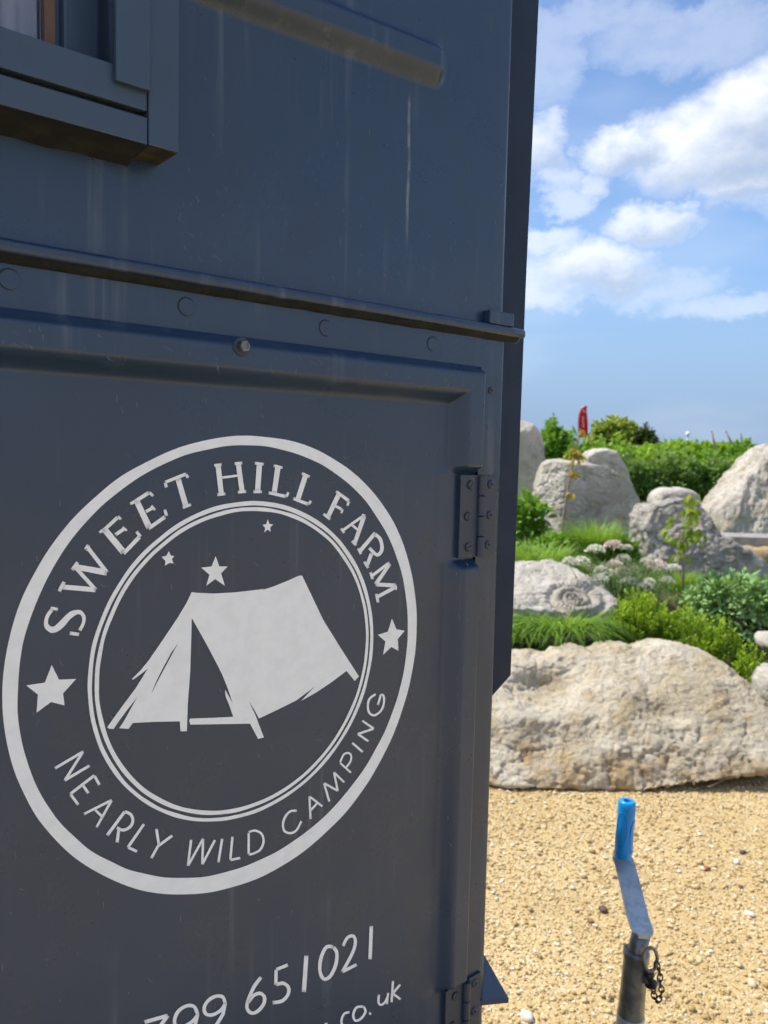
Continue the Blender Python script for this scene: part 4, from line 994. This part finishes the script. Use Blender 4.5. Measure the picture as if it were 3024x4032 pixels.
    for hx, hy, hd, hr, am in ((2170, 2670, 4.02, .17, .17), (2560, 2650, 4.08, .25, .05), (2020, 2800, 3.80, .14, -.05), (2120, 2930, 3.70, .10, .05), (2330, 2880, 3.75, .07, .05), (2640, 2790, 3.85, .05, .05)):
        h = np.array(at(hx, hy, hd)[:]); dd = np.linalg.norm((q - h) * np.array([.75, 1, 1.2]), axis=1)
        g = np.exp(-(dd / hr) ** 2) * am; p[:, 1] += g * .8; p[:, 2] -= g * .6
    p, f = even_mesh(p, f, .0085); p = rough_up(p, f, 41, 1.0, .050, 1.7, 7, .27, crack=.26)
    g = np.clip((.02 - (p[:, 2] + c0.z)) / .1, 0, 1); p[:, 1] += g * .10 * np.clip(-p[:, 1] / .25, 0, 1)
    ob = np_mesh('big_boulder', p, f, boulder_mat(), None, None, True); ob.location = c0
    tag(ob, 'huge cream and ochre limestone boulder with a scooped hollow, resting on the gravel', 'boulder', 'limestone boulders of the rock garden')
def boulder_mat():
    m = rock_mat('limestone_big', (0.74, 0.665, 0.52), (0.56, 0.47, 0.32), (0.52, 0.34, 0.13), 0.38, (0.24, 0.22, 0.18), 0.38, 1.3)
    t = NT(m.node_tree); b = t.n.get('Principled BSDF'); src = b.inputs['Base Color'].links[0].from_socket
    oc = t.node('ShaderNodeTexCoord').outputs['Object']; sp = t.node('ShaderNodeSeparateXYZ'); t.put(sp.inputs[0], oc)
    iron = t.m('MULTIPLY', t.mapr(t.m('ADD', sp.outputs[2], t.m('MULTIPLY', t.noise(oc, 3.5, 5), .30)), 0.08, -0.06), t.mapr(t.noise(oc, 6.0, 6, .65), .36, .56))
    t.put(b.inputs['Base Color'], t.mix(t.m('MULTIPLY', iron, .5), src, (0.50, 0.29, 0.075))); return m
build_rocks()

# ------------------------------------------------------------------ plants
def unit(a): return a / (np.linalg.norm(a, axis=-1, keepdims=True) + 1e-9)
def leaves(name, pos, direction, length, width, mat, parent, tone=None, curl=.25, up=None, kind='stuff'):
    """folded oval leaves: pos (n,3), direction (n,3), length/width arrays"""
    n = len(pos); d = unit(direction); up = np.tile(np.array([0, 0, 1.0]), (n, 1)) if up is None else unit(up)
    up = up + RNG.normal(0, .35, (n, 3)); s = unit(np.cross(d, up)); nn = unit(np.cross(s, d))
    L = np.broadcast_to(length, (n,))[:, None]; Wd = np.broadcast_to(width, (n,))[:, None]
    rows = []
    for t, w in ((0, .12), (.3, .85), (.65, .9), (1.0, .06)):
        c = pos + d * L * t - nn * L * curl * t * t
        rows.append(np.stack([c - s * Wd * w * .5 + nn * Wd * .12 * w, c + s * Wd * w * .5 + nn * Wd * .12 * w], 1))
    v = np.concatenate(rows, 1)                       # n, 8, 3
    q = np.array([[0, 1, 3, 2], [2, 3, 5, 4], [4, 5, 7, 6]])
    fq = (q[None] + (np.arange(n) * 8)[:, None, None]).reshape(-1, 4)
    tn = RNG.uniform(0, 1, n) if tone is None else tone
    o = np_mesh(name, v.reshape(-1, 3), fq, mat, parent, np.repeat(tn, 8), True)
    if kind: o['kind'] = kind
    return o
def blades(name, pos, direction, length, width, mat, parent, droop=.5, seg=5):
    n = len(pos); d = unit(direction); L = np.broadcast_to(length, (n,))[:, None]; Wd = np.broadcast_to(width, (n,))[:, None]
    hz = d.copy(); hz[:, 2] = 0; hz = unit(hz + RNG.normal(0, .05, (n, 3)) * np.array([1, 1, 0])); s = np.stack([-hz[:, 1], hz[:, 0], np.zeros(n)], -1)
    dr = np.broadcast_to(droop, (n,))[:, None] * RNG.uniform(.5, 1.5, (n, 1))
    rows = []
    for k in range(seg + 1):
        t = k / seg; c = pos + d * L * t + hz * L * dr * t * t * .5 - np.array([0, 0, 1.0]) * L * dr * t ** 2.4 * .7
        w = Wd * (1 - t ** 1.8) * .5 + .0002
        rows.append(np.stack([c - s * w, c + s * w], 1))
    v = np.concatenate(rows, 1); m = 2 * (seg + 1)
    q = np.array([[2 * k, 2 * k + 1, 2 * k + 3, 2 * k + 2] for k in range(seg)])
    fq = (q[None] + (np.arange(n) * m)[:, None, None]).reshape(-1, 4)
    o = np_mesh(name, v.reshape(-1, 3), fq, mat, parent, np.repeat(RNG.uniform(0, 1, n), m), True); o['kind'] = 'stuff'; return o
def plant_root(name, px, py, depth, label, cat, group, dz=0.0):
    p = at(px, py, depth); z = tz(p.x, depth) + dz; e = empty(name, (p.x, depth, z)); tag(e, label, cat, group)
    return e
def mound_extent(e, px, py_top, rx_px, depth):
    top = at(px, py_top, depth).z - e.location.z; return rx_px / F * depth, max(.08, top)
def spurge(px, pyt, rx, depth, label, n=150, mat=L_SPURGE, leafl=.030, leafw=.009, group='lime green shrubs behind the big boulder'):
    e = plant_root('leafy_shrub', px, pyt, depth, label, 'shrub', group); r, h = mound_extent(e, px, pyt, rx, depth)
    P, D, T = [], [], []; stems_v, stems_f = [], []
    for i in range(n):
        a = RNG.uniform(0, 6.283); q = math.sqrt(RNG.uniform(0, 1)); x, y = r * q * math.cos(a), r * .75 * q * math.sin(a)
        top = h * (1 - .55 * q * q) * RNG.uniform(.82, 1.08); bx, by = x * .55, y * .55
        tone0 = RNG.uniform(0, .6)
        b0 = len(stems_v); w = .0016
        stems_v += [(bx - w, by, -.02), (bx + w, by, -.02), (x + w, y, top), (x - w, y, top)]; stems_f.append((b0, b0 + 1, b0 + 2, b0 + 3))
        m = 30; ln = min(top * .8, .17)
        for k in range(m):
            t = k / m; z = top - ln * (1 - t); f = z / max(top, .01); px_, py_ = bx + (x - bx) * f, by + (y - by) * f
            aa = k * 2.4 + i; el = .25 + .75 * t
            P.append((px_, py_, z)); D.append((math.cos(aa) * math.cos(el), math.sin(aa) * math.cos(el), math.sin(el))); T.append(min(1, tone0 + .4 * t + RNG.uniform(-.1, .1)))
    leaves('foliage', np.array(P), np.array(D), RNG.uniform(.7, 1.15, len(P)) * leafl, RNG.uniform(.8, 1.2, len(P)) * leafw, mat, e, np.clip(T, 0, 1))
    mesh_obj('stems', stems_v, stems_f, M_GSTEM, e)
    return e
def mound(name, px, pyt, rx, depth, label, cat, group, mat, n, leafl, leafw, ry=.8, inner=.25, lumps=.18, stem=M_STEM, base=None, curl=.25, squash=.5):
    """bushy mound: leaves through an uneven shell, over branching stems"""
    e = plant_root(name, px, pyt, depth, label, cat, group); r, h = mound_extent(e, px, pyt, rx, depth)
    sd = RNG.uniform(0, 50)
    u = RNG.normal(0, 1, (n, 3)); u[:, 2] = np.abs(u[:, 2]) * 1.1 - .15; u = unit(u)
    lump = np.array([1 + lumps * 2 * noise.fractal(Vector(x) * 2.6 + Vector((sd, 0, 0)), 1.0, 2.0, 4, noise_basis='PERLIN_ORIGINAL') for x in u])
    rad = lump * (1 - inner * RNG.uniform(0, 1, n) ** 1.6)
    shp = np.sign(u) * np.abs(u) ** np.array([1, 1, squash if squash < 1 else 1])
    p = shp * rad[:, None] * np.array([r, r * ry, h]); p[:, 2] = np.maximum(p[:, 2], .0)
    d = u * .6 + RNG.normal(0, .5, (n, 3)) + np.array([0, 0, .15])
    tone = np.clip(.5 * RNG.uniform(0, 1, n) + .5 * (lump - .7) / .6, 0, 1)
    leaves('foliage', p, d, RNG.uniform(.7, 1.25, n) * leafl, RNG.uniform(.75, 1.2, n) * leafw, mat, e, tone, curl)
    vs, fs = [], []
    for k in range(14):
        a = RNG.uniform(0, 6.283); q = RNG.uniform(.3, .85); pts = [(0.15 * r * math.cos(a), .15 * r * math.sin(a), -.05), (r * q * .5 * math.cos(a), r * ry * q * .5 * math.sin(a), h * .45), (r * q * math.cos(a), r * ry * q * math.sin(a), h * (.9 - .4 * q))]
        v, f = tube_pts(pts, [.012 * r + .003, .008 * r + .002, .002], 5); b0 = len(vs); vs += v; fs += [tuple(b0 + i for i in ff) for ff in f]
    mesh_obj('stems', vs, fs, stem, e, True); return e
def tuft(px, pyt, rx, depth, label, n, length, width, mat=L_GRASS, spread=.5, droop=.5, name='grass_tuft', group='grass tufts in the rock garden', dz=0.0):
    e = plant_root(name, px, pyt, depth, label, 'grass', group, dz); r = rx / F * depth
    a = RNG.uniform(0, 6.283, n); q = np.sqrt(RNG.uniform(0, 1, n)) * r
    pos = np.stack([q * np.cos(a) * .75, q * np.sin(a) * .6, np.full(n, -.01)], -1)
    aa = a + RNG.normal(0, .5, n); sp = spread * RNG.uniform(.2, 1.2, n)
    d = np.stack([np.cos(aa) * sp, np.sin(aa) * sp, np.ones(n)], -1)
    blades('blades', pos, d, RNG.uniform(.55, 1.1, n) * length, width, mat, e, droop); return e

def build_plants():
    # lime green shrubs behind the big boulder
    spurge(2520, 2330, 175, 4.95, 'tallest lime green shrub in the middle behind the big boulder', 190)
    spurge(2710, 2400, 150, 4.85, 'lime green shrub just below the slim green sapling', 150)
    spurge(2835, 2440, 120, 4.75, 'lime green shrub in front of the sage mound', 120)
    spurge(2960, 2525, 90, 4.62, 'low lime green shrub at the right edge above the small white boulder', 70)
    spurge(2400, 2420, 60, 5.0, 'small lime green sprig beside the fossil boulder', 30)
    mound('sage_mound', 2890, 2272, 200, 5.6, 'dense rounded mound of broad grey green sage leaves', 'shrub', 'leafy shrubs', L_SAGE, 2600, .055, .026, lumps=.10, inner=.3)
    # feathery plant with white and pink umbels
    e = plant_root('wild_carrot', 2450, 2200, 5.75, 'feathery plant with domed white and pink flower heads', 'flower', None); r, h = mound_extent(e, 2450, 2180, 220, 5.75)
    n = 5200; u = unit(np.abs(RNG.normal(0, 1, (n, 3))) * np.sign(RNG.normal(0, 1, (n, 3)))); u[:, 2] = np.abs(u[:, 2])
    p = u * np.array([r, r * .6, h * .85]) * RNG.uniform(.35, 1.0, (n, 1))
    leaves('foliage', p, RNG.normal(0, .6, (n, 3)) + np.array([0, 0, .8]), RNG.uniform(.02, .05, n), RNG.uniform(.003, .008, n), L_FEATH, e, None, .3)
    k = 1124 / 1659
    umb = [(655,120,40,0),(760,97,42,1),(508,188,36,0),(575,188,38,0),(690,232,32,0),(765,205,36,1),(818,165,32,0),(742,260,36,0),(680,292,40,0),(816,240,34,1),(850,302,36,0),(968,296,26,0),(1018,210,40,1),(1110,222,32,0),(1072,290,30,0),(950,178,26,0),(840,97,24,0),(945,332,36,0),(880,212,18,1),(985,150,20,0)]
    stems_v, stems_f = [], []
    for i, (x, y, rr, pink) in enumerate(umb):
        c = at(1900 + k * x, 2100 + k * y, 5.28 + .06 * math.sin(i * 2.1)) - Vector(e.location); R = rr * k / F * 5.28 * 1.3
        m = 260; t = RNG.uniform(0, 6.283, m); q = np.sqrt(RNG.uniform(0, 1, m))
        pos = np.stack([R * q * np.cos(t), R * q * np.sin(t), R * .95 * np.sqrt(np.maximum(0, 1 - q * q))], -1) + np.array(c[:]) + RNG.normal(0, R * .05, (m, 3))
        dirs = np.stack([q * np.cos(t) + RNG.normal(0, .5, m), q * np.sin(t) + RNG.normal(0, .5, m), RNG.uniform(.2, .8, m)], -1)
        leaves('flower_head', pos, dirs, R * .22, R * .20, (L_UMBW, L_UMBP)[pink], e, None, .1, kind=None)
        v, f = tube_pts([(c.x * .5, c.y * .5, 0), (c.x * .85, c.y * .85, c.z * .6), (c.x, c.y, c.z)], [.004, .003, .002], 5); b0 = len(stems_v); stems_v += v; stems_f += [tuple(b0 + j for j in ff) for ff in f]
    mesh_obj('stems', stems_v, stems_f, M_GSTEM, e, True)
    # grasses
    tuft(2340, 2075, 95, 6.6, 'soft pale green grass tuft below the broad cream standing stone', 1300, .43, .006, spread=.45, droop=.5)
    tuft(2120, 2110, 130, 6.0, 'large fountain of bright grass above the fossil boulder beside the trailer', 1700, .42, .007, spread=.6, droop=.8)
    tuft(2200, 2480, 200, 4.85, 'drooping strip of grass between the fossil boulder and the big boulder', 1300, .27, .007, spread=.8, droop=1.0, dz=.13)
    tuft(2060, 2480, 90, 4.8, 'grass clump tight against the trailer behind the big boulder', 500, .26, .007, spread=.7, droop=.8, dz=.12)
    tuft(2680, 2200, 110, 6.2, 'upright green grass at the foot of the grey slab boulder', 600, .22, .006, spread=.35, droop=.4)
    tuft(2560, 2360, 140, 5.25, 'loose grass below the white and pink flower heads', 420, .20, .005, spread=.7, droop=.8)
    tuft(2780, 2290, 120, 6.0, 'fine grass between the sapling and the sage mound', 420, .2, .005, spread=.5, droop=.6)
    tuft(2820, 2380, 60, 5.1, 'thin grass blades rising through the lime shrubs', 150, .2, .005, spread=.6, droop=.8)
    # leafy plants at the left
    mound('broad_leaved_plant', 2070, 1975, 85, 7.3, 'broad leaved green plant beside the trailer in front of the tall stone', 'shrub', 'leafy shrubs', L_BUSH, 600, .085, .05, inner=.5)
    mound('broad_leaved_plant', 2190, 2120, 75, 6.6, 'glossy broad leaved clump at the foot of the bronze leaved sapling', 'shrub', 'leafy shrubs', L_BUSH, 650, .07, .04, inner=.5)
    mound('broad_leaved_plant', 2450, 2130, 70, 6.6, 'dark leafy clump behind the white flower heads', 'shrub', 'leafy shrubs', L_BUSH, 420, .055, .03, inner=.5)
    # hedge growing along the bank, bush by bush
    G = 'hedge bushes along the bank'
    mound('hedge_bush', 2180, 1690, 85, 12.5, 'tall leafy hedge bush left of the red flag', 'bush', G, L_BUSH, 4420, 0.082, 0.046, inner=.45, lumps=.16)
    mound('hedge_bush', 2275, 1775, 70, 12.0, 'hedge bush directly under the red flag', 'bush', G, L_BUSH, 3060, 0.075, 0.040, inner=.45, lumps=.25)
    mound('hedge_bush', 2420, 1785, 110, 12.2, 'hedge bush behind the sloping pale standing stone', 'bush', G, L_MEADOW, 4420, 0.068, 0.040, inner=.4, lumps=.25)
    mound('hedge_bush', 2520, 1815, 95, 11.6, 'darker hedge bush above the small flat white stone', 'bush', G, L_HEDGE, 4760, 0.061, 0.033, inner=.4, lumps=.25)
    mound('hedge_bush', 2600, 1795, 110, 12.4, 'bright hedge bush in the middle of the bank', 'bush', G, L_MEADOW, 4420, 0.068, 0.036, inner=.4, lumps=.25)
    mound('hedge_bush', 2680, 1820, 100, 11.5, 'grey flecked hedge bush behind the slim green sapling', 'bush', G, L_HEDGE, 5100, 0.058, 0.030, inner=.4, lumps=.25)
    mound('hedge_bush', 2770, 1805, 110, 12.2, 'leafy hedge bush left of the large pyramid stone', 'bush', G, L_BUSH, 4760, 0.068, 0.040, inner=.4, lumps=.25)
    mound('hedge_bush', 2850, 1820, 90, 11.4, 'dark hedge bush tucked against the large pyramid stone', 'bush', G, L_HEDGE, 4420, 0.061, 0.033, inner=.4, lumps=.25)
    mound('hedge_bush', 2930, 1775, 90, 12.6, 'hedge bush rising behind the tip of the pyramid stone', 'bush', G, L_BUSH, 4080, 0.075, 0.040, inner=.45, lumps=.16)
    mound('hedge_bush', 2350, 1775, 90, 11.8, 'low hedge bush between the flag and the standing stones', 'bush', G, L_BUSH, 3060, 0.068, 0.040, inner=.4, lumps=.25)
    PP, DD = [], []
    for x, y, r, h in ((-5.2, 12.5, 1.0, 1.1), (-3.6, 12.0, .9, .9), (-2.1, 12.6, .9, 1.0), (-.6, 12.2, .9, .95), (.9, 12.6, .8, .9), (6.3, 12.0, .8, .9), (7.6, 12.4, .9, 1.0), (9.0, 12.0, .9, 1.0)):
        u = RNG.normal(0, 1, (1600, 3)); u[:, 2] = np.abs(u[:, 2]); u = unit(u)
        PP.append(u * np.array([r, r * .8, h]) * RNG.uniform(.65, 1.05, (1600, 1)) + np.array([x, y, tz(x, y)])); DD.append(u * .6 + RNG.normal(0, .5, (1600, 3)))
    PP, DD = np.concatenate(PP), np.concatenate(DD)
    o = leaves('bank_scrub', PP, DD, RNG.uniform(.06, .11, len(PP)), RNG.uniform(.035, .06, len(PP)), L_BUSH, None, None, .25); o['label'] = 'green scrub carrying the hedge on along the bank'
    # far bushes on the skyline
    mound('round_bush', 2430, 1678, 120, 26, 'rounded olive green bush on the skyline right of the flag', 'bush', 'bushes on the skyline', L_OLIVE, 6500, .16, .10, inner=.25, lumps=.16)
    mound('dark_bush', 2540, 1708, 48, 24, 'small dark bush against the right side of the rounded bush', 'bush', 'bushes on the skyline', L_DARK, 2200, .13, .08, inner=.3, lumps=.2)
    for i, (px, pyt, rx, dep, lb) in enumerate(((2650, 1752, 160, 22, 'long low bright bush on the skyline under the white lamp dome'), (2800, 1758, 110, 21, 'low bright bush on the skyline between the posts'), (2900, 1758, 90, 20, 'low bright bush on the skyline left of the pyramid stone'), (2310, 1775, 120, 24, 'low bright bush on the skyline behind the flag'))):
        mound('low_bush', px, pyt, rx, dep, lb, 'bush', 'bushes on the skyline', L_MEADOW, 3000, .14, .09, inner=.3, lumps=.14)
    # ground cover filling the bank
    n = 26000; x = RNG.uniform(-5.0, 8.0, n); y = 4.5 + RNG.uniform(0, 1, n) ** 1.2 * 8.0
    keep = ~((x > 1.6) & (y < 4.75)); x, y = x[keep], y[keep]; n = len(x)
    pos = np.array([(a, b, tz(a, b)) for a, b in zip(x, y)])
    d = np.stack([RNG.normal(0, .5, n), RNG.normal(0, .5, n), np.ones(n)], -1)
    o = leaves('ground_cover', pos, d, RNG.uniform(.03, .10, n), RNG.uniform(.012, .035, n), L_BUSH, None, None, .4)
    o['label'] = 'low green ground cover spread over the planted bank'
    # saplings
    def sapling(name, stem, depth, label, mat, leafpts, ll, lw, rad):
        e = plant_root(name, stem[0][0], stem[0][1], depth, label, 'sapling', 'young saplings'); o0 = Vector(e.location)
        pts = [at(x, y, depth) - o0 for x, y in stem]; pts[0].z = -.05
        tube('trunk', pts, [rad * (1 - .75 * i / (len(pts) - 1)) for i in range(len(pts))], M_STEM, e, 8)
        shared = None
        for i, (x, y, a) in enumerate(leafpts):
            c = at(x, y, depth + RNG.uniform(-.06, .06)) - o0
            if shared is None or i < 6:
                tmp = leaves('leaf', np.zeros((1, 3)), np.array([[1.0, 0, -.15]]), ll, lw, mat, e, np.array([RNG.uniform(0, 1)]), .3, kind=None)
                shared = shared or []; shared.append(tmp.data); ob = tmp
            else:
                ob = bpy.data.objects.new('leaf', shared[i % len(shared)]); COL.objects.link(ob); ob.parent = e
            ob.location = c; ob.rotation_euler = (RNG.uniform(-.9, .9), RNG.uniform(.0, 1.1), a); s = RNG.uniform(.7, 1.2); ob.scale = (s, s, s)
            # twig back to the trunk
        vs, fs = [], []
        for x, y, a in leafpts[::2]:
            c = at(x, y, depth) - o0; j = min(pts, key=lambda q: (q - c).length); v, f = tube_pts([j, (j + c) / 2 + Vector((0, 0, -.01)), c], [rad * .35, rad * .25, rad * .15], 5)
            b0 = len(vs); vs += v; fs += [tuple(b0 + q for q in ff) for ff in f]
        mesh_obj('twigs', vs, fs, M_STEM, e, True)
    kk = 550 / 1659
    lp = []
    for cx, cy, sx, sy, m in ((760, 960, 90, 60, 14), (740, 1080, 90, 70, 16), (740, 1200, 90, 70, 14), (500, 1220, 40, 40, 4), (460, 1330, 40, 40, 5), (520, 1430, 50, 40, 5), (730, 1340, 110, 60, 16), (640, 1480, 90, 70, 12), (800, 1440, 70, 60, 8), (930, 1400, 30, 30, 2), (640, 1620, 110, 50, 8)):
        for _ in range(m): lp.append((2474 + kk * (cx + RNG.normal(0, sx * .55)), 1650 + kk * (cy + RNG.normal(0, sy * .55)), RNG.uniform(0, 6.283)))
    sapling('sapling', [(2690, 2350), (2692, 2200), (2706, 2090), (2716, 2020), (2722, 1962)], 5.75, 'slim sapling with fresh yellow green leaves in front of the grey slab', L_YOUNG, lp, .068, .034, .010)
    lp = []
    for cx, cy, sx, sy, m in ((790, 690, 70, 60, 20), (860, 740, 50, 40, 9), (870, 450, 40, 40, 7), (750, 820, 40, 30, 4), (790, 920, 40, 40, 6), (800, 960, 20, 30, 3), (750, 1190, 45, 30, 6)):
        for _ in range(m): lp.append((2000 + kk * (cx + RNG.normal(0, sx * .5)), 1550 + kk * (cy + RNG.normal(0, sy * .5)), RNG.uniform(0, 6.283)))
    sapling('sapling', [(2211, 2130), (2215, 2060), (2230, 1960), (2245, 1880), (2262, 1800), (2272, 1745), (2285, 1690)], 7.0, 'thin sapling with bronze yellow leaves in front of the broad cream standing stone', L_BRONZE, lp, .058, .038, .015)
build_plants()

# ------------------------------------------------------------------ far and small things
def build_extras():
    # plank bench between the stones
    a, b = at(2440, 2088, 7.72), at(3200, 2184, 7.55)
    d = (b - a).normalized(); ang = math.atan2(d.y, d.x); L = (b - a).length
    z = (a.z + b.z) / 2
    e = empty('plank_bench', (a.x, a.y, tz(a.x, a.y)), ang); tag(e, 'long grey weathered plank bench behind the grey slab boulder', 'bench')
    zt = at(2900, 2112, 7.63).z - e.location.z; th = 44 / F * 7.6
    box('seat_plank', M_PLANK, e, 0, L, -.02, .20, zt - th, zt, .006); box('seat_plank', M_PLANK, e, 0, L, .21, .42, zt - th, zt, .006)
    for x in (.25, L * .5, L - .3): box('leg', M_PLANK, e, x, x + .12, .02, .36, -.3, zt - th - .001, .005)
    # feather flag
    kk = 550 / 1659; dep = 19.0
    f0 = at(2276, 1760, dep); e = empty('feather_flag', (f0.x, dep, tz(f0.x, dep))); tag(e, 'red feather flag with pale print standing on the skyline', 'flag'); o0 = Vector(e.location)
    P = lambda x, y, d=dep: at(2000 + kk * x, 1550 + kk * y, d) - o0
    left = [(838, 520), (836, 440), (836, 360), (838, 290), (845, 240), (858, 200), (880, 168), (905, 152), (925, 146)]
    right = [(925, 520), (940, 480), (946, 400), (944, 320), (940, 250), (938, 210), (940, 180), (948, 158), (946, 150)]
    vs, fs = [], []
    for i, (l, r) in enumerate(zip(left, right)):
        for k in range(5): t = k / 4; p = P(l[0] + (r[0] - l[0]) * t, l[1] + (r[1] - l[1]) * t); p.y += .05 * math.sin(t * 4 + i * .5); vs.append(p)
    m = 5
    for i in range(len(left) - 1): fs += [(i * m + k, i * m + k + 1, (i + 1) * m + k + 1, (i + 1) * m + k) for k in range(m - 1)]
    cl = mesh_obj('flag_cloth', vs, fs, leaf_mat('red_flag_cloth', (0.75, 0.03, 0.04), (0.75, 0.03, 0.04), .7, .45, trans_col=(0.8, 0.03, 0.04)), e, True); md = cl.modifiers.new('thick', 'SOLIDIFY'); md.thickness = .004
    pl = [P(x - 2, y) for x, y in left] ; tube('flag_pole', [Vector((pl[0].x, pl[0].y, 0))] + pl, [.016] * 5 + [.010] * 5, M_GALV, e, 6)
    for i, (x, y, w, h) in enumerate([(893, 200, 26, 14), (905, 216, 18, 10)] + [(878 + 3 * (j % 3), 268 + j * 17, 22 + 6 * (j % 2), 8) for j in range(8)]):
        q = [P(x, y, dep - .07), P(x + w, y, dep - .07), P(x + w, y + h, dep - .07), P(x, y + h, dep - .07)]
        mesh_obj('print_mark', q, [(0, 1, 2, 3)], M_PRINT, e)
    # white dome lamp and posts on the skyline
    dep = 30.0; c = at(2708, 1708, dep); e = empty('dome_lamp', (c.x, dep, tz(c.x, dep))); tag(e, 'small white domed lamp post top on the skyline', 'lamp')
    zc = c.z - e.location.z; lathe('dome', (0, 0, zc - .06), (0, 0, zc + .12), [(0, .001), (0, .08), (.02, .09), (.08, .085), (.13, .05), (.15, .005)], plain_mat('white_dome', (.8, .8, .82), .4), e, 18)
    tube('post', [(0, 0, -.1), (0, 0, zc - .06)], .03, M_GALV, e, 8)
    for x0, y0, x1, y1, lb in ((2812, 1745, 2803, 1702, 'leaning wooden post on the skyline, left of the pair'), (2878, 1740, 2860, 1702, 'leaning wooden post on the skyline, right of the pair'), (2922, 1735, 2917, 1712, 'short thin stake on the skyline near the pyramid stone')):
        a, b = at(x0, y0, 17.0), at(x1, y1, 17.0); z0 = tz(a.x, 17.0)
        e = empty('fence_post', (a.x, 17.0, z0)); tag(e, lb, 'post', 'posts on the skyline'); o0 = Vector(e.location); dirv = (b - a).normalized()
        tube('shaft', [(a - o0) - dirv * ((a.z - z0) / dirv.z + .1), a - o0, b - o0], [.03, .025, .018], M_TWIG, e, 7)
        tube('cap', [b - o0, b - o0 + dirv * .03], [.019, .013], M_TWIG, e, 7)
    # dry stem lying at the foot of the boulder
    pts = []
    for x, y in ((2790, 3098), (2840, 3075), (2885, 3048), (2915, 3025), (2932, 3008)):
        r = ray(x, y); p = CAM + r * ((.03 - CAMH) / r.z); pts.append(p)
    tw = tube('dry_stem', pts, [.003, .004, .004, .003, .002], M_TWIG, None, 7); tag(tw, 'thin dry stem lying in the shade under the big boulder', 'twig')
    # odd stones that stand out in the gravel
    v, f = ICO[4]; v4, f4 = ico_np(2)
    for i, (x, y, s, col, lb) in enumerate(((2375, 3580, .017, (0.12, 0.085, 0.06), 'dark brown oval pebble on the gravel left of the crank arm'), (2325, 3625, .012, (0.30, 0.16, 0.07), 'reddish brown pebble just below the dark brown one'), (2345, 3645, .009, (0.7, 0.55, 0.38), 'pale pink pebble below the reddish brown one'), (2780, 3420, .013, (0.40, 0.12, 0.05), 'red brick chip on the gravel right of the blue grip'), (2925, 3355, .012, (0.10, 0.09, 0.085), 'dark grey pebble near the right edge of the gravel'), (2915, 3490, .009, (0.20, 0.11, 0.07), 'small brown pebble right of the crank arm'), (2755, 3285, .010, (0.80, 0.76, 0.66), 'white chip on the gravel below the big boulder'), (2950, 3600, .016, (0.80, 0.75, 0.62), 'large white pebble near the right edge'), (2960, 3870, .016, (0.72, 0.58, 0.38), 'large cream pebble at the lower right'), (2075, 4000, .020, (0.78, 0.74, 0.66), 'large white pebble beside the trailer at the bottom edge'), (2405, 3930, .008, (0.14, 0.10, 0.08), 'small dark pebble left of the post'), (2420, 3452, .008, (0.25, 0.18, 0.12), 'small brown pebble left of the blue grip'))):
        r = ray(x, y); p = CAM + r * ((-CAMH + .006) / r.z)
        q = v4 * np.array([1.25, .85, .65]) * (1 + RNG.uniform(-.18, .18, (len(v4), 1))) * s
        o = np_mesh('pebble', q, f4, plain_mat('pebble_%02d' % i, col, .8, vary=.3, scale=90), None, None, True); o.location = p; o.rotation_euler = (0, 0, RNG.uniform(0, 3))
        tag(o, lb, 'pebble', 'odd pebbles in the gravel')
build_extras()
